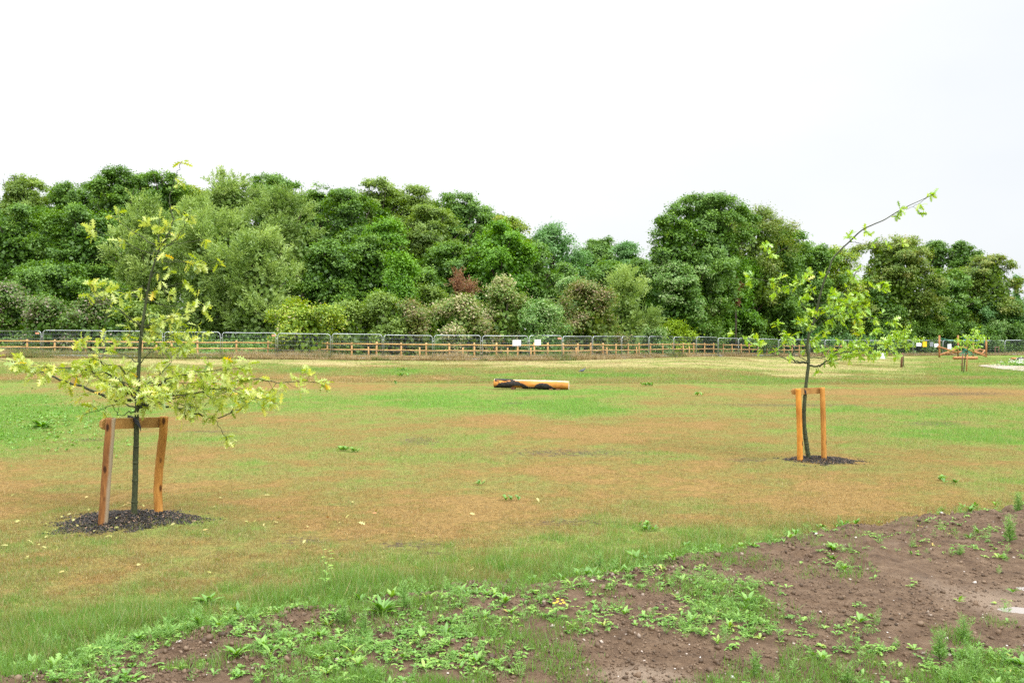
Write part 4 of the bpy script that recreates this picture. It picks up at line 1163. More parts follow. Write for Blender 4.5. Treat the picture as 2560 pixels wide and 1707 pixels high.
B2 = [
 (.1, .006, 10, .35, [(1215,400),(1260,412),(1330,425),(1450,430),(1560,415)]),
 (0, .003, 0, .9, [(1215,400),(1209,378)]),
 (-.3, .014, 9, .4, [(945,1192),(890,1187),(842,1172),(848,1100),(795,1045),(755,992),(742,930)]),
 (.3, .009, 8, .45, [(945,1195),(840,1190),(760,1150),(680,1120),(600,1078),(530,1042),(450,1000)]),
 (.3, .006, 12, .5, [(940,1180),(860,1150),(740,1110),(640,1090),(600,1075)]),
 (-.3, .015, 24, .3, [(948,1215),(1010,1215),(1060,1182),(1120,1142),(1200,1120),(1300,1100),(1400,1090),(1470,1060)]),
 (.4, .009, 20, .2, [(955,1160),(1030,1162),(1100,1132),(1180,1090),(1260,1075)]),
 (.4, .006, 18, .5, [(1060,1182),(1150,1170),(1250,1135),(1380,1130)]),
 (.2, .007, 22, .15, [(950,1010),(1000,960),(1060,915),(1200,910),(1340,905),(1470,900),(1520,930)]),
 (-.3, .008, 24, .15, [(985,895),(930,850),(880,775),(820,710),(760,670),(680,660),(550,632)]),
 (.3, .008, 28, .15, [(1002,850),(1060,830),(1130,770),(1200,700),(1230,640),(1255,590)]),
 (.1, .004, 26, .3, [(1180,715),(1240,730),(1310,710),(1430,700)]),
 (-.2, .006, 30, .2, [(1030,880),(1120,840),(1170,815),(1250,820),(1315,830)]),
 (.2, .005, 22, .3, [(1000,845),(985,780),(960,700),(942,610)]),
 (.3, .004, 18, .6, [(845,730),(780,620),(720,570),(680,500),(675,415)]),
 (-.3, .006, 34, .1, [(975,960),(940,900),(930,870),(960,850)]),
 (.1, .003, 30, .3, [(1060,1182),(1030,1140),(1030,1100),(1020,1050)]),
 (.2, .003, 14, .5, [(1400,1090),(1480,1110),(1515,1160)]),
 (-.2, .006, 34, .1, [(935,1095),(900,1060),(850,1050),(790,1020)]),
 (.1, .005, 34, .1, [(940,1050),(970,1040),(1010,1000),(1050,980)]),
 (-.1, .005, 34, .1, [(950,1000),(920,960),(925,920),(950,880)]),
 (.2, .005, 30, .1, [(985,930),(1050,870),(1100,830),(1180,790)]),
 (-.2, .005, 30, .1, [(1010,800),(1080,790),(1150,760),(1210,770)]),
 (.2, .005, 26, .3, [(1060,915),(1140,880),(1240,860),(1260,900)]),
 (-.2, .004, 20, .5, [(1100,1140),(1180,1040),(1240,1000),(1270,990)]),
 (.2, .004, 14, .75, [(1200,1110),(1300,1040),(1370,980)]),
 (.1, .004, 30, .3, [(1030,700),(1050,660),(1050,620)]),
 (-.1, .004, 26, .3, [(900,790),(870,700),(880,680),(930,650)]),
 (.1, .004, 26, .3, [(800,700),(760,700),(720,740)]),
 (.1, .003, 12, .4, [(948,1218),(1000,1225),(1010,1245)]),
 (-.3, .007, 38, .2, [(1010,1215),(1090,1190),(1190,1160),(1300,1130),(1400,1140)]),
 (.2, .005, 38, .3, [(1120,1142),(1180,1150),(1260,1060),(1330,1080)]),
 (0, .002, 26, .75, [(1440,262),(1500,230),(1515,240)]),
 (0, .002, 26, .1, [(1520,212),(1570,195),(1640,170),(1700,130),(1752,98)]),
 (0, .002, 6, .6, [(1300,322),(1310,335)]),
]
tr2 = [(978,0+1359+130),(960,1400+40),(938,1400),(934,1359),(940,1220),(944,1150),(936,1090),(950,1000),(978,930),(1000,850),(1015,770),(1050,650),(1080,580),(1100,520),(1150,460),(1215,400),(1290,330),(1370,290),(1440,260),(1520,210),(1600,168),(1680,132),(1750,100)]
# lower trunk measured in its own crop
c3 = lambda x, y: ((x / 5.228) + 1900, y / 5.228 + 900)
low = [(645,1308),(622,1190),(598,1020),(580,860),(575,700),(582,560),(592,430),(605,300),(622,160),(634,60)]
def conv2(x, y): return c2(x, y)
tr2b = []
for (x, y) in low:
    px, py = c3(x, y); tr2b.append(((px - 1660) * 2.6133, (py - 450) * 2.6133))
tr2b += [(944,1150),(936,1090),(950,1000),(978,930),(1000,850),(1015,770),(1050,650),(1080,580),(1100,520),(1150,460),(1215,400),(1290,330),(1370,290),(1440,260),(1520,210),(1600,168),(1680,132),(1750,100)]
oak('young_oak_tree', 'young oak with bright green leaves and a long bare leader leaning right', P(2024, 1149, T2[1] - .1), tr2b, B2, T2[1] - .1, c2, M['oakleaf2'], 9, .098, .03, 'newly planted staked trees', 1.75)

def support(name_label, D, s1, s2, bar, tie, mats, group, conv):
    """two stakes, crossbar between them and a rubber tie"""
    base = P(*conv(*s1[0]), D); base = G(*conv(*s1[0])); base[2] = float(TZ(base[0], base[1]))
    root = empty('tree_support', base, name_label, 'tree support', group)
    Ds = [float(G(*conv(*st[0]))[1]) for st in (s1, s2)]
    for st, mt, D0 in ((s1, mats[0], Ds[0]), (s2, mats[1], Ds[1])):
        pts = [P(*conv(*p), D0) for p in st[:-1]]
        w = st[-1]
        o0 = pts[0].copy()
        b = MB(); q = bezier_poly([p - o0 for p in pts], 6)
        q = [q[0] - np.array([0, 0, .12])] + q
        n = len(q)
        b.tube(q, [w * (1 - .04 * i / n) for i in range(n)], 14, wob=.035, seed=int(w * 1e5))
        o = b.build('stake', M[mt], root); o.location = o0 - base
    (a, c, hw) = bar
    A = P(*conv(*a), Ds[0] + .075); C = P(*conv(*c), Ds[1] + .075)
    d = C - A; L = np.linalg.norm(d)
    b = MB()
    u = d / L; z = np.array([0, 0, 1.]) - u * u[2]; z /= np.linalg.norm(z); yv = np.cross(z, u)
    ring = []
    prof = [(-1, .02), (-1, -.012), (-.8, -.024), (.8, -.024), (1, -.012), (1, .02)]
    ts = [-.035, -.02, .0, L * .25, L * .5, L * .75, L]
    vs = []; sc = [.55, .85, 1, 1, .98, 1, 1]
    for t, k in zip(ts, sc):
        for (pz, py) in prof: vs.append(A - A + u * t + z * pz * hw * k + yv * (-py) * 1.0)
    m = len(prof); fs = []
    for i in range(len(ts) - 1):
        for j in range(m): fs.append((i * m + j, i * m + (j + 1) % m, (i + 1) * m + (j + 1) % m, (i + 1) * m + j))
    fs += [tuple(range(m - 1, -1, -1)), tuple((len(ts) - 1) * m + j for j in range(m))]
    b.add(vs, fs)
    o = b.build('crossbar', M['crossbar'], root, False); o.location = A - base
    # tie
    tp = [P(*conv(*p), D + dd) - base for p, dd in tie]
    b = MB()
    for i in range(len(tp) - 1):
        pass
    w = .024
    vs = []
    for k, p in enumerate(tp):
        vs += [p + (0, 0, w), p + (0, 0, -w), p + (0, -.006, -w), p + (0, -.006, w)]
    fs = []
    for i in range(len(tp) - 1):
        for j in range(4): fs.append((i * 4 + j, i * 4 + (j + 1) % 4, i * 4 + 4 + (j + 1) % 4, i * 4 + 4 + j))
    fs += [(3, 2, 1, 0), tuple(len(tp) * 4 - 4 + j for j in range(4))]
    b.add(vs, fs); b.build('tie', M['rubber'], root, False)
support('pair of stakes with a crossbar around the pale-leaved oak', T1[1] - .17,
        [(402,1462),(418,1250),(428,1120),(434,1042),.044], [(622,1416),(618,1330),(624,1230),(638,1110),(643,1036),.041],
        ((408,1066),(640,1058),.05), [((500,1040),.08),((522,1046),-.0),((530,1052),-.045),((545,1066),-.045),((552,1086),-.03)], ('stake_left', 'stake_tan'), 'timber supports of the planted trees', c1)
support('pair of orange stakes with a crossbar around the bright green oak', T2[1] - .1,
        [(524,1316),(520,1000),(508,600),(500,372),.040], [(838,1304),(832,1000),(822,600),(815,356),.037],
        ((445,412),(840,392),.043), [((560,380),.06),((570,388),-.03),((590,410),-.045),((606,430),-.03),((610,440),-.0)], ('stake_orange', 'stake_tan'), 'timber supports of the planted trees', c3)

def mulch(T, rx, ry, n, label, seed, ox=0, oy=0, sz=1.0):
    r = np.random.default_rng(seed)
    a = r.random(n) * 2 * PI; q = np.sqrt(r.random(n))
    q = q * (1 + .1 * np.sin(3 * a + 1) + .06 * np.sin(5 * a) + .12 * r.normal(size=n)) 
    X = T[0] + ox + rx * q * np.cos(a); Y = T[1] + oy + ry * q * np.sin(a)
    k = (q < .6 + .3 * r.random(n)) | (fbm(X, Y, .18, 12, 2) > .03)
    X, Y = X[k], Y[k]; n = len(X)
    s = r.uniform(.008, .028, n) * sz
    h = .05 * np.clip(1 - q[k], 0, 1)
    pos = np.stack([X, Y, TZ(X, Y) + r.random(n) * h + .002], 1)
    tag(batch_obj('bark_mulch', [batch(CHIP, pos, yawR(n, .5, r), np.stack([s, s * r.uniform(.4, .9, n), s * .9], 1), r.random(n))], M['mulch']), label, 'mulch', kind='stuff')
mulch(T1, .66, .6, 9000, 'dark bark mulch around the pale-leaved oak', 3, .0, -.24)
mulch(T2, .55, .52, 4500, 'dark bark mulch around the bright green oak', 4, .12, -.12)

# far small staked trees ------------------------------------------------
def small_tree(name, label, base_px, D, top_y, spread, mat, trunk_px, clusters, seed, lsz=.12):
    base = GD(base_px, D); r = np.random.default_rng(seed)
    root = empty(name, base, label, 'tree', 'newly planted staked trees')
    b = MB(); tp = [P(x, y, D) - base for x, y in trunk_px]
    tp[0][2] = -.05
    b.tube(bezier_poly(tp, 4), np.linspace(.028, .008, (len(tp) - 1) * 4 + 1), 6)
    bs = []
    for (cx, cy, rx, ry, n) in clusters:
        c = P(cx, cy, D) - base
        # branch to the cluster
        j = int(np.argmin([abs(t[2] - (c[2] - .25)) for t in tp])); 
        b.tube([tp[j], (tp[j] + c) / 2 + (0, r.uniform(-.1, .1), .03), c], [.008, .006, .003], 4)
        pos = c + np.stack([r.normal(0, rx * D / F * .5, n), r.normal(0, .22, n), r.normal(0, ry * D / F * .5, n)], 1)
        nm = np.array([0, -.3, .7]) + r.normal(0, .5, (n, 3)); a = r.normal(size=(n, 3))
        L = lsz * r.uniform(.7, 1.3, n)
        bs.append(batch(LEAF4, pos, frames(a, nm), np.stack([L * .6, L, L], 1), np.clip(r.normal(.5, .2, n), 0, 1)))
    b.build('trunk', M['oakbark'], root)
    batch_obj('crown', bs, mat, root)
small_tree('young_tree', 'small bright green tree behind the lone brown post', 2262, Dg(914), 800, 60, M['oakleaf2'],
           [(2259, 915), (2258, 880), (2256, 860), (2262, 830), (2266, 806)],
           [(2245, 835, 16, 10, 150), (2232, 843, 16, 9, 110), (2254, 850, 16, 14, 160), (2215, 850, 12, 10, 70), (2238, 865, 12, 8, 60), (2275, 862, 14, 8, 60), (2290, 850, 16, 8, 60), (2305, 850, 8, 6, 30), (2270, 830, 6, 10, 30), (2272, 815, 5, 5, 16), (2262, 838, 8, 16, 60), (2241, 890, 9, 10, 70), (2268, 868, 14, 8, 50), (2225, 862, 8, 8, 30)], 31)
small_tree('young_tree', 'slender green tree between two stakes in front of the climbing frame', 2410, Dg(930), 815, 60, M['oakleaf2'],
           [(2409, 930), (2412, 900), (2416, 880), (2421, 865), (2430, 845), (2436, 822)],
           [(2436, 824, 8, 5, 40), (2438, 832, 6, 5, 26), (2418, 842, 14, 5, 60), (2440, 842, 12, 5, 60), (2457, 846, 10, 5, 50), (2396, 852, 8, 5, 30), (2422, 858, 8, 7, 60), (2405, 856, 10, 6, 40), (2430, 854, 14, 5, 40), (2444, 866, 8, 5, 36), (2396, 868, 8, 5, 40), (2388, 872, 6, 4, 20), (2424, 870, 8, 8, 60), (2448, 856, 7, 4, 20)], 32, .11)
def lone_post():
    p = G(2254.5, 918.5)
    b = MB(); h = 36.5 * p[1] / F
    b.tube([(-.03, 0, -.1), (0, 0, h * .5), (.06, 0, h)], [.066, .066, .06], 10, wob=.05)
    o = b.build('wooden_post', M['darkpost']); o.location = p
    tag(o, 'lone thick brown post in the far right grass', 'post')
    for (x, yb, w, lb) in [(2405, 929.5, 44, 'left thin stake of the tree before the climbing frame'), (2416.5, 928.5, 42, 'right thin stake of the tree before the climbing frame')]:
        p = G(x, yb); s = p[1] / F
        b = MB(); b.tube([(0, 0, -.1), (.01, 0, w * s * .5), (2 * s, 0, w * s)], .035, 8)
        o = b.build('tree_stake', M['playlog' if x > 2410 else 'darkpost']); o.location = p
        tag(o, lb, 'stake', 'thin stakes of the tree before the climbing frame')
    p = GD(2492, 109.5)
    root = empty('tree_support', p, 'small stake frame beyond the far fence at the right', 'tree support')
    for dx in (-.18, .22):
        b = MB(); b.tube([(dx, 0, -.1), (dx, 0, .95)], .05, 7); b.build('stake', M['darkpost'], root)
    b = MB(); b.box((.02, -.06, .9), (.26, .02, .05)); b.build('crossbar', M['darkpost'], root, False)
lone_post()

# ------------------------------------------------------------------ logs
M['mulchbark'], *_ = wood_mat('black_bark', (.03, .025, .024), (.015, .012, .012), (.07, .06, .055), (6, 6, 6), False)
def log_mat():
    m, nt, b, colout, tc = wood_mat('charred_log_wood', (.55, .23, .045), (.4, .14, .02), (.65, .34, .11), (.8, 7, 7), False)
    L = nt.links.new
    sx = N(nt, 'ShaderNodeSeparateXYZ'); L(tc.outputs['Object'], sx.inputs[0])
    n = N(nt, 'ShaderNodeTexNoise', Scale=7.0, Detail=8.0, Roughness=.72); L(tc.outputs['Object'], n.inputs['Vector'])
    # paler greyish tone along the top of the log
    top2 = N(nt, 'ShaderNodeMath', operation='MULTIPLY_ADD'); top2.inputs[1].default_value = .06; L(n.outputs[0], top2.inputs[0]); L(sx.outputs['Z'], top2.inputs[2])
    rt = ramp(nt, [(.125, (0, 0, 0)), (.175, (1, 1, 1))]); L(top2.outputs[0], rt.inputs[0])
    mt = N(nt, 'ShaderNodeMix', data_type='RGBA'); L(rt.outputs[0], mt.inputs[0]); L(colout, mt.inputs[6]); mt.inputs[7].default_value = (.5, .4, .35, 1)
    L(mt.outputs[2], b.inputs['Base Color'])
    return m
def logs():
    mat = log_mat()
    endm, *_ = wood_mat('sawn_log_end', (.72, .58, .42), (.6, .44, .28), (.8, .7, .56), (6, 6, 6), False)
    p = G(1328, 974)
    s = p[1] / F
    L = 188 * s / 2; R = 11.0 * s
    root = empty('balance_log', p, 'long stripped orange log with black bark patches lying mid-field', 'log')
    b = MB()
    xs = np.linspace(-L, L, 25)
    b.tube([(x, 0, 0) for x in xs], [R * (.97 + .03 * math.sin(x * 3)) for x in xs], 28, cap=False, wob=.02, seed=4)
    o = b.build('log_body', mat, root); o.location = (0, 0, R + .035)
    cx = [0, .04, .07, .16, .25, .34, .41, .47, .55, .59, .65, .71, .77, .83, .86, 1]
    cy = [.12, .2, .5, .62, .84, .8, .58, .3, .3, .66, .86, .72, .4, .2, 0, 0]
    nx, nt_ = 190, 44
    gx = np.linspace(-L * .995, L * .995, nx); gt = np.linspace(-.5, 3.3, nt_)
    GX, GT = np.meshgrid(gx, gt, indexing='ij')
    cc = np.interp((GX + L) / (2 * L), cx, cy)
    zl = (-1 + 2 * cc) + .75 * fbm(GX * 1.0, GT * .25, .22, 3., 4)
    u01 = (GX + L) / (2 * L)
    on = (-np.cos(GT) < zl) & (u01 < .88) & ((cc > .02))
    lens_ = (((u01 - .31) / .075) ** 2 + ((-np.cos(GT) + .8) / .42) ** 2) < 1
    on &= ~lens_
    on |= (-np.cos(GT) > .55 + 1.2 * fbm(GX, GT, .12, 8., 3)) & (u01 < .235 + .3 * fbm(GX, GT, .1, 5., 2)) & (u01 > .01) & (GT > 1.6)
    RR = R * (1.035 + .11 * (fbm(GX, GT * .2, .07, 6., 3) + .25))
    BV = np.stack([GX, -RR * np.sin(GT), -RR * np.cos(GT)], -1).reshape(-1, 3)
    ids = np.arange(nx * nt_).reshape(nx, nt_)
    oq = on[:-1, :-1] & on[1:, 1:]
    q = np.stack([ids[:-1, :-1], ids[1:, :-1], ids[1:, 1:], ids[:-1, 1:]], -1)[oq].reshape(-1, 4)
    used, inv = np.unique(q.ravel(), return_inverse=True)
    bo = link('bark', mesh_np('bark', BV[used], inv, np.arange(len(q)) * 4, None, False), M['mulchbark'], root)
    bo.location = (0, 0, R + .035); bo['label'] = 'rough black bark left on the front and left end'
    sd_ = bo.modifiers.new('thickness', 'SOLIDIFY'); sd_.thickness = .012; sd_.offset = -1
    for sx, nm in ((1, 'end'), (-1, 'end')):
        e = MB(); r2 = R * .97; n = 28
        vs = [(sx * (L + .004), 0, 0)] + [(sx * (L + (.004 if k < 1 else 0)), r2 * math.cos(2 * PI * j / n), r2 * math.sin(2 * PI * j / n)) for k in range(1) for j in range(n)]
        e.add(vs, [(0, 1 + j, 1 + (j + 1) % n) for j in range(n)])
        o = e.build('sawn_end', endm, root, False); o.location = (0, 0, R + .035)
    for x in (-.6, .68, .92):
        e = MB(); e.box((x, -.02, .02), (.06, .16, .045)); e.build('foot_block', M['darkpost'], root, False)
    root.rotation_euler = (0, math.radians(1.3), math.radians(-9))
    # balance log before the climbing frame and one at the right edge
    for (x0, x1, yb, h, lb) in [(2383.5, 2443.5, 899, 7.5, 'pale orange log lying in front of the climbing frame'), (2528, 2590, 901, 7, 'log with dark bark patch cut by the right edge')]:
        p = G((x0 + x1) / 2, yb); s = p[1] / F
        b = MB(); LL = (x1 - x0) / 2 * s; R = h * s / 2
        xs = np.linspace(-LL, LL, 9)
        b.tube([(x, 0, R + .02) for x in xs], [R] * 9, 16, wob=.03)
        root = empty('balance_log', p, lb, 'log')
        b.build('log_body', M['playlog'], root)
        if x0 > 2500:
            b = MB(); b.tube([(-LL + .42, 0, R + .02), (-LL + .7, 0, R + .02), (-LL + 1.0, 0, R + .02), (-LL + 1.25, 0, R + .02)], [R * 1.005, R * 1.04, R * 1.045, R * 1.01], 16, wob=.05); b.build('bark', M['mulchbark'], root)
logs()

def climbing():
    base = G(2405, 893)
    D = base[1]
    root = empty('climbing_frame', base, 'timber climbing frame with upright posts, crossed logs and green rope net', 'climbing frame')
    W = lambda x, y, dd=0: P(2200 + x / 6.533, 780 + y / 6.533, D + dd) - base
    def post(x, yt, yb, dd, mt='playlog'):
        t = W(x, yt, dd); g = GD(2200 + x / 6.533, D + dd) - base
        b = MB(); b.tube([(t[0], t[1], g[2] - .2), (t[0], t[1], (g[2] + t[2]) / 2), t], .085, 10, wob=.02); b.build('post', M[mt], root)
        return t
    ps = [post(970, 378, 700, 0), post(1276, 380, 700, 1.4), post(1425, 410, 700, 3.0), post(1735, 442, 728, .4), post(1523, 470, 700, 4.0)]
    beams = [((945, 565, -.2), (1250, 662, 1.2)), ((975, 702, -.3), (1262, 602, 1.5)), ((1070, 690, 1.0), (1340, 645, 2)), ((1190, 600, 2.6), (1370, 570, 3.0)), ((1370, 572, 3.), (1430, 610, 2.6)), ((1430, 612, .6), (1742, 726, .1)), ((1520, 645, .2), (1640, 604, 2)), ((1440, 605, 2.8), (1748, 628, 2.2)), ((1660, 690, .5), (1712, 625, 1.8)), ((1560, 640, .6), (1735, 700, 1.6))]
    for a, c in beams:
        b = MB(); A = W(*a); C = W(*c); b.tube([A, (A + C) / 2 + (0, 0, .02), C], [.085, .08, .072], 10, wob=.02); b.build('log', M['playlog'], root)
    b = MB()
    T = [W(980, 425, 0), W(1270, 460, 1.4), W(1430, 440, 3), W(1735, 470, .4), W(1620, 480, 2.0)]
    for i in range(4):
        m = (T[i] + T[i + 1]) / 2 + (0, 0, -.08); b.tube([T[i], m, T[i + 1]], .018, 4)
        b.tube([T[i] + (0, 0, -.14), m + (0, 0, -.05), T[i + 1] + (0, 0, -.1)], .014, 4)
    b.tube([W(1300, 400, 1.6), W(1390, 440, 2.5), W(1520, 480, 3.5)], .018, 4)
    r = random.Random(3)
    apex = W(1400, 600, 1.2)
    feet = [W(x, 712, 1.2 * math.sin(x)) for x in (1270, 1310, 1360, 1420, 1480, 1530, 1570)]
    for f in feet: b.tube([apex + (r.uniform(-.2, .2), 0, 0), f], .016, 4)
    for t in (.35, .6, .85):
        for i in range(len(feet) - 1): b.tube([apex * (1 - t) + feet[i] * t, apex * (1 - t) + feet[i + 1] * t], .014, 4)
    b.build('rope_net', M['rope'], root)
climbing()

def path_and_bits():
    px = [(2446, 914.5), (2462, 912.6), (2490, 911), (2520, 910), (2545, 909.6), (2600, 909), (2700, 909), (2700, 932), (2600, 931), (2560, 928.5), (2535, 926.5), (2510, 924), (2490, 921.5), (2470, 918.5), (2455, 916.5)]
    pts = [G(x, y) for x, y in px]
    c = sum(pts) / len(pts)
    mb = MB(); vs = [tuple(c + (0, 0, .03))] + [tuple(p + (0, 0, .03)) for p in pts]
    mb.add(vs, [(0, 1 + i, 1 + (i + 1) % len(pts)) for i in range(len(pts))])
    tag(mb.build('path', M['gravel'], None, False), 'pale sandy path entering from the right', 'path', kind='structure')
    # white flowering patch on the bend
    p = G(2552, 915)
    root = empty('flowering_weed_clump', p, 'grey-green weed clump with white flowers beside the pale path', 'plant')
    n = 1600; r = np.random.default_rng(8)
    q = np.stack([r.normal(0.4, .75, n), r.normal(0, .7, n), np.abs(r.normal(0, .16, n))], 1)
    batch_obj('leaves', [batch(LANCE, q, yawR(n, .7, r), r.uniform(.1, .2, n), r.random(n) * .8)], M['weed'], root)
    n = 260
    q = np.stack([r.normal(0.2, .6, n), r.normal(-.2, .5, n), .2 + np.abs(r.normal(0, .16, n))], 1)
    batch_obj('flowers', [batch(icovar(2), q, randR(n, r), r.uniform(.018, .035, n), r.random(n))], M['flower_w'], root)
    # pigeon
    p = G(1455, 933)
    root = empty('pigeon', p, 'small dark grey bird standing in the grass beyond the log', 'bird')
    b = MB(); s = 1.0
    b.tube([(-.17, 0, .09), (-.1, 0, .1), (-.04, 0, .115), (.02, 0, .125), (.07, 0, .145), (.1, 0, .185), (.115, 0, .21), (.135, 0, .222), (.15, 0, .216), (.175, 0, .21)], [.008, .022, .045, .055, .05, .03, .022, .024, .018, .003], 10)
    b.tube([(.01, .02, .09), (.01, .02, -.01)], .006, 5); b.tube([(.01, -.02, .09), (.01, -.02, -.01)], .006, 5)
    b.build('body', M['bird'], root)
path_and_bits()

# ------------------------------------------------------------------ weeds
def weeds():
    r = np.random.default_rng(17)
    bs, fe = [], []
    def add(t, pos, fwd, up, sc, v, dst=None):
        (bs if dst is None else dst).append(batch(t, np.array(pos), frames(np.array(fwd), np.array(up)), np.array(sc), np.array(v)))
    acc = {'OVAL': [], 'LANCE': [], 'TOOTH': [], 'F': []}
    def rosette(p, n, L, kind, v0, rise=.45, wsc=1.0):
        a = r.random(n) * 2 * PI
        for k in range(n):
            e = rise * r.uniform(.4, 1.5)
            f = (math.cos(a[k]), math.sin(a[k]), e)
            acc[kind].append((p + np.array([0, 0, .004]) + np.array(f) * L * .08, f, (0, 0, 1), L * r.uniform(.6, 1.1), np.clip(v0 + r.normal(0, .12), 0, 1)))
    def clover(p, n, rad, v0):
        for k in range(n):
            q = p + np.array([r.normal(0, rad), r.normal(0, rad), abs(r.normal(.012, .01))])
            a = r.random() * 2 * PI
            for j in range(3):
                t = a + j * 2.1
                acc['OVAL'].append((q, (math.cos(t), math.sin(t), .2), (0, 0, 1), r.uniform(.012, .022), np.clip(v0 + r.normal(0, .1), 0, 1)))
    def feather(p, h, v0, nst=3):
        for s_ in range(nst):
            lean = r.normal(0, .18, 2)
            m = int(h / .0055)
            for k in range(m):
                t = k / m
                q = p + np.array([lean[0] * t * h, lean[1] * t * h, t * h])
                a = r.random() * 2 * PI
                f = (math.cos(a), math.sin(a), .7)
                Lf = .045 * (1.15 - .75 * t) * (h / .14) ** .5
                for j in range(3):
                    g = (f[0] + r.normal(0, .35), f[1] + r.normal(0, .35), f[2] + r.normal(0, .3))
                    acc['F'].append((q + np.array(f) * Lf * j * .22, g, (r.normal(), r.normal(), 1), Lf * .7, np.clip(v0 + .25 * t + r.normal(0, .15), 0, 1)))
    def wp(px, py):
        X, Y = P(px, py, F * (CAMZ + .03) / (py - HY))[:2]
        return X, Y
    # scattered on the soil
    n = 34000
    X, Y = in_frame_pts(n, 1255, 1750, .22, r); n = len(X)
    d = edge_d(X, Y)
    pxx = 1280 + X / Y * F; pyy = HY + CAMZ / Y * F
    den = np.where(d < .9, .62, .5)
    den = den * np.interp(pxx, [0, 500, 900, 1500, 1800, 2100, 2560], [.7, .75, 1.0, 1.0, .85, .6, .6])
    den = np.where((pyy > 1600) & (pxx > 2000), .95, den)
    den = np.where((pyy > 1640) & (pxx > 1650) & (pxx < 2000), .6, den)
    den = np.where((pxx > 2200) & (pyy < 1600) & (pyy > 1400), .03, den)
    den = np.where((np.abs(pxx - 1600) < 150) & (pyy > 1610), .12, den)
    den = den * np.clip(.4 + 4.2 * fbm(X, Y, .5, 91, 4), 0, 1.7)
    k = (d > -.02) & (r.random(n) < den * .8)
    X, Y = X[k], Y[k]
    Z = soil_z(X, Y)
    for i in range(len(X)):
        p = np.array([X[i], Y[i], Z[i]]); u = r.random(); v0 = r.uniform(.25, .75)
        if u < .2: clover(p, r.integers(3, 9), .025, v0 - .05)
        elif u < .36: rosette(p, r.integers(4, 8), r.uniform(.012, .03), 'OVAL', v0, .6)
        elif u < .56: rosette(p, r.integers(5, 10), r.uniform(.018, .045), 'TOOTH', v0, .9)
        elif u < .86: feather(p, r.uniform(.025, .085), r.uniform(.1, .6), 2)
        elif u < .9: rosette(p, r.integers(6, 14), r.uniform(.03, .07), 'LANCE', v0, 1.6)
        else: rosette(p, r.integers(3, 6), r.uniform(.02, .045), 'LANCE', v0 if r.random() < .85 else .93, .8)
    # leafy fringe where lawn meets soil
    n = 1500
    X, Y = in_frame_pts(n * 3, 1260, 1740, .22, r)
    d = edge_d(X, Y); k = (np.abs(d + .05) < .25) & (fbm(X, Y, .6, 15, 2) > -.08)
    for x, y in zip(X[k], Y[k]):
        p = np.array([x, y, max(float(TZ(x, y)), float(soil_z(x, y)))]); u = r.random()
        if u < .3: rosette(p, r.integers(5, 10), r.uniform(.025, .06), 'TOOTH', r.uniform(.3, .7), 1.2)
        elif u < .7: feather(p, r.uniform(.04, .12), r.uniform(.1, .6), 2)
        else: rosette(p, r.integers(6, 12), r.uniform(.03, .07), 'LANCE', r.uniform(.2, .6), 2.2)
    # weeds in the green corner at the left of the lawn and spots along the green strips
    for k in range(1100):
        px, py = r.normal(70, 130), r.normal(1045, 38)
        if px < -80 or py < 960 or px > 420: continue
        X, Y = P(px, py, Dg(py))[:2]; p = np.array([X, Y, float(TZ(X, Y))])
        rosette(p, r.integers(4, 8), r.uniform(.03, .065), 'OVAL' if r.random() < .3 else 'TOOTH', r.uniform(.2, .6), 1.4)
    for (px, py, m) in [(1000, 965, 1), (1280, 1250, 3), (1205, 1210, 2), (862, 1127, 6), (890, 1130, 4), (2380, 1208, 4), (2360, 1200, 3), (1620, 1330, 4), (2050, 1330, 3), (1612, 1320, 3), (1000, 940, 3), (1010, 950, 3), (1620, 968, 5), (1750, 990, 3)]:
        for j in range(m):
            X, Y = P(px + r.normal(0, 8), py + r.normal(0, 3), Dg(py))[:2]; p = np.array([X, Y, float(TZ(X, Y))])
            rosette(p, 7, .0035 * Y + .02, 'TOOTH', r.uniform(.2, .55), 2.0)
    for kind, T in (('OVAL', OVAL), ('LANCE', LANCE), ('TOOTH', TOOTH)):
        a = acc[kind]; add(T, [q[0] for q in a], [q[1] for q in a], [q[2] for q in a], [q[3] for q in a], [q[4] for q in a])
    v, l, s, a = merge(bs)
    tag(link('weeds', mesh_np('weeds', v, l, s, {'v': ('FACE', a)}), M['weed']), 'low green weeds scattered over soil and lawn edge', 'weeds', kind='stuff')
    a = acc['F']
    sc = np.array([(q[3] * .16, q[3], q[3]) for q in a])
    tag(batch_obj('feathery_weeds', [batch(LEAF4, np.array([q[0] for q in a]), frames(np.array([q[1] for q in a]), np.array([q[2] for q in a], float)), sc, np.array([q[4] for q in a]))], M['feather']), 'small feathery weed seedlings on the soil', 'weeds', kind='stuff')
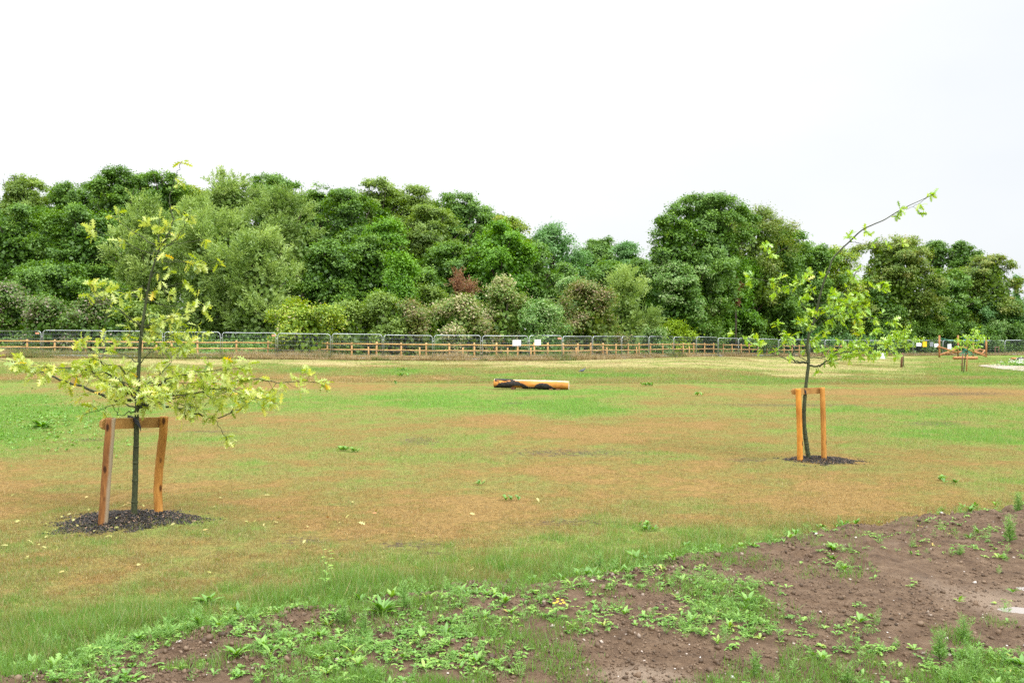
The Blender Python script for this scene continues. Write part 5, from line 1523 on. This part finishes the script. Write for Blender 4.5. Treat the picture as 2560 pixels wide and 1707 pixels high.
    # individual taller plants
    def plant(px, py, h, kind, label, name='weed_plant', nst=4, flowers=None, v0=.4):
        d0 = F * (CAMZ + .05) / (py - HY); X = (px - 1280) / F * d0
        on_soil = float(edge_d(X, d0)) > 0
        base = np.array([X, d0, float(soil_z(X, d0)) if on_soil else float(TZ(X, d0))])
        for k2 in acc: acc[k2] = []
        z = np.zeros(3)
        if kind == 'feather': feather(z, h, v0, nst)
        elif kind == 'dock':
            rosette(z, 13, h, 'LANCE', v0, 1.4); rosette(z, 6, h * .7, 'OVAL', v0 + .2, .7)
        elif kind == 'grass': rosette(z, 40, h, 'LANCE', v0, 1.6)
        elif kind == 'tall':
            for s_ in range(nst):
                lean = r.normal(0, .12, 2)
                for k3 in range(int(h / .018)):
                    t = k3 / (h / .018); q = np.array([lean[0] * t * h, lean[1] * t * h, t * h]); an = r.random() * 6.28
                    acc['TOOTH'].append((q, (math.cos(an), math.sin(an), .4), (0, 0, 1), .075 * (1.1 - .7 * t), np.clip(v0 + .3 * t + r.normal(0, .1), 0, 1)))
        root = empty(name, base, label, 'weed', 'taller weeds at the lawn edge')
        b = MB()
        for s_ in range(nst if kind in ('feather', 'tall') else 1):
            b.tube([(0, 0, -.02), (r.normal(0, .004), r.normal(0, .004), h * .5), (r.normal(0, .012), r.normal(0, .012), h * (.95 if kind in ('feather', 'tall') else .3))], [.0028, .002, .001], 4)
        b.build('stem', M['oakbark2'], root)
        L2 = []
        for kk, T in (('OVAL', OVAL), ('TOOTH', TOOTH), ('LANCE', LANCE)):
            a = acc[kk]
            if a:
                sc = np.array([(q[3] * (.55 if kind == 'grass' else 1), q[3], q[3]) for q in a])
                L2.append(batch(T, np.array([q[0] for q in a]), frames(np.array([q[1] for q in a], float), np.array([q[2] for q in a], float)), sc, np.array([q[4] for q in a])))
        if acc['F']:
            a = acc['F']; sc = np.array([(q[3] * .16, q[3], q[3]) for q in a])
            L2.append(batch(LEAF4, np.array([q[0] for q in a]), frames(np.array([q[1] for q in a]), np.array([q[2] for q in a], float)), sc, np.array([q[4] for q in a])))
        batch_obj('leaves', L2, M['feather' if kind == 'feather' else 'weed'], root)
        if flowers:
            for _ in range(flowers):
                q = np.array([(r.normal(0, .03), r.normal(0, .025), h * r.uniform(.85, 1.15))])
                fb = MB()
                for a5 in range(5):
                    t5 = a5 * 1.2566
                    f5 = np.array([math.cos(t5), math.sin(t5), .25]); s5 = np.array([-math.sin(t5), math.cos(t5), 0])
                    c5 = q[0]
                    fb.add([c5, c5 + f5 * .006 + s5 * .004, c5 + f5 * .011, c5 + f5 * .006 - s5 * .004], [(0, 1, 2, 3)])
                fb.build('flower', M['flower_y'], root, False)
    plant(812, 1500, .34, 'tall', 'tall single weed with drooping tip at the lawn edge left of centre', nst=1, v0=.55)
    plant(520, 1530, .10, 'dock', 'dark green upright weed on the lawn edge below the left oak')
    plant(955, 1590, .11, 'grass', 'spiky star-shaped grass clump on the soil edge', 'grass_tuft', v0=.3)
    plant(1010, 1580, .17, 'feather', 'feathery weed just right of the spiky grass clump')
    plant(860, 1600, .15, 'feather', 'feathery weed just left of the spiky grass clump')
    plant(912, 1635, .16, 'feather', 'feathery weed standing on soil below the spiky grass clump')
    plant(590, 1690, .075, 'dock', 'broad-leaved weed with orange-tinged leaves at the bottom left', v0=.5)
    plant(1885, 1690, .13, 'feather', 'feathery weed alone at the bottom edge right of centre')
    plant(1985, 1690, .10, 'feather', 'narrow feathery weed at the bottom edge left of the corner clump', nst=2)
    plant(2120, 1700, .11, 'feather', 'feathery weed at the bottom edge beside the corner clump')
    plant(2350, 1640, .17, 'feather', 'largest feathery weed of the bottom right corner clump', nst=6)
    plant(2410, 1600, .16, 'feather', 'feathery weed at the top of the bottom right corner clump', nst=5)
    plant(2440, 1670, .15, 'feather', 'feathery weed in the middle of the bottom right corner clump', nst=5)
    plant(2490, 1700, .07, 'dock', 'yellow-green leafy weed in the bottom right corner', v0=.4)
    plant(2525, 1385, .22, 'feather', 'tall bushy feathery weed on the soil at the right edge', nst=5)
    plant(2545, 1300, .2, 'feather', 'bushy feathery weed on the bank crest at the right edge', nst=5)
    plant(2475, 1300, .10, 'dock', 'small leafy weed on the bank crest near the right edge')
    plant(2400, 1410, .08, 'feather', 'low bushy weed on the soil left of the puddle', nst=5)
    plant(1590, 1420, .1, 'dock', 'bright leafy weed on the lawn edge right of centre')
    plant(2080, 1420, .06, 'dock', 'bright green rosette on the soil right of centre', v0=.45)
    plant(1500, 1440, .13, 'feather', 'feathery weed on the lawn edge at the centre', nst=5)
    plant(1390, 1590, .1, 'tall', 'yellow-flowered weed on the soil in the bottom centre', nst=3, flowers=9)
    plant(1870, 1545, .09, 'dock', 'dark green leafy weed in the middle of the soil', v0=.3)
    plant(105, 1080, .3, 'dock', 'large dock clump in the bright green corner left of the oak', v0=.3)
M['oakbark2'] = pbr('green_stem', (.12, .2, .05), .7)
weeds()

def fallen():
    r = np.random.default_rng(23)
    n = 110
    X = T1[0] + r.normal(.5, 1.5, n); Y = T1[1] + r.normal(-.5, .95, n)
    k = edge_d(X, Y) < -.1; X, Y = X[k], Y[k]; n = len(X)
    pos = np.stack([X, Y, TZ(X, Y) + .022], 1)
    tag(batch_obj('fallen_leaves', [batch(OAK, pos, yawR(n, .5, r), r.uniform(.03, .065, n), r.random(n) ** 1.3)], M['fallen']), 'scattered yellow fallen leaves on the grass around the left oak', 'fallen leaves', kind='stuff')
fallen()

# ------------------------------------------------------------------ camera, light, sky
cam = bpy.data.cameras.new('camera'); co = bpy.data.objects.new('camera', cam); COL.objects.link(co)
cam.lens = 35.0; cam.sensor_width = 36.0; cam.clip_end = 6000; cam.clip_start = .05
co.location = (0, 0, CAMZ)
co.rotation_euler = (PI / 2 - math.atan((853.5 - HY) / F), 0, 0)
SC.camera = co

SUN_EL, SUN_AZ = 38.0, 138.0     # azimuth measured clockwise from the view direction (+Y): behind right
sun = bpy.data.lights.new('sun', 'SUN'); so = bpy.data.objects.new('sun', sun); COL.objects.link(so)
sun.energy = 1.5; sun.angle = math.radians(14); sun.color = (1, .96, .9)
az = math.radians(SUN_AZ); el = math.radians(SUN_EL)
from mathutils import Vector
sd = Vector((math.sin(az) * math.cos(el), math.cos(az) * math.cos(el), math.sin(el)))
so.rotation_euler = sd.to_track_quat('Z', 'Y').to_euler()

w = bpy.data.worlds.new('World'); SC.world = w; w.use_nodes = True
nt = w.node_tree; nt.nodes.clear(); L = nt.links.new
out = nt.nodes.new('ShaderNodeOutputWorld'); bg = nt.nodes.new('ShaderNodeBackground'); bg.inputs['Strength'].default_value = .1
sky = nt.nodes.new('ShaderNodeTexSky'); sky.sky_type = 'NISHITA'; sky.sun_disc = False
sky.sun_elevation = el; sky.sun_rotation = az
tc = nt.nodes.new('ShaderNodeTexCoord')
sx = nt.nodes.new('ShaderNodeSeparateXYZ'); L(tc.outputs['Generated'], sx.inputs[0])
# overcast cloud deck: three times brighter overhead than at the horizon
zr = ramp(nt, [(0.0, (5.1, 5.15, 5.2)), (.12, (5.3, 5.32, 5.34)), (.3, (5.7, 5.7, 5.7)), (.5, (13, 13, 13)), (1.0, (27, 27, 27.3))])
L(sx.outputs['Z'], zr.inputs[0])
mp = nt.nodes.new('ShaderNodeMapping'); mp.inputs['Scale'].default_value = (1, 1, 2.6); L(tc.outputs['Generated'], mp.inputs[0])
cn = nt.nodes.new('ShaderNodeTexNoise'); cn.inputs['Scale'].default_value = 2.2; cn.inputs['Detail'].default_value = 5; L(mp.outputs[0], cn.inputs['Vector'])
cr = ramp(nt, [(.35, (.955, .965, .975)), (.65, (1.04, 1.035, 1.03))]); L(cn.outputs[0], cr.inputs[0])
mu = nt.nodes.new('ShaderNodeMix'); mu.data_type = 'RGBA'; mu.blend_type = 'MULTIPLY'; mu.inputs[0].default_value = 1; mu.clamp_result = False
L(zr.outputs[0], mu.inputs[6]); L(cr.outputs[0], mu.inputs[7])
# thinner, slightly darker cloud low on the right
xr = ramp(nt, [(.05, (1.01, 1.01, 1.01)), (.5, (.9, .925, .95))]); L(sx.outputs['X'], xr.inputs[0])
mu2 = nt.nodes.new('ShaderNodeMix'); mu2.data_type = 'RGBA'; mu2.blend_type = 'MULTIPLY'; mu2.inputs[0].default_value = 1
L(mu.outputs[2], mu2.inputs[6]); L(xr.outputs[0], mu2.inputs[7])
mx = nt.nodes.new('ShaderNodeMix'); mx.data_type = 'RGBA'; mx.inputs[0].default_value = .06
L(mu2.outputs[2], mx.inputs[6]); L(sky.outputs[0], mx.inputs[7])
L(mx.outputs[2], bg.inputs['Color']); L(bg.outputs[0], out.inputs[0])

SC.view_settings.view_transform = 'Standard'; SC.view_settings.look = 'None'
SC.view_settings.exposure = 0.95; SC.view_settings.gamma = 1.0
c = SC.cycles
c.max_bounces = 6; c.diffuse_bounces = 4; c.glossy_bounces = 2; c.transmission_bounces = 4; c.transparent_max_bounces = 4
c.caustics_reflective = False; c.caustics_refractive = False
c.use_denoising = False
c.filter_width = 1.5
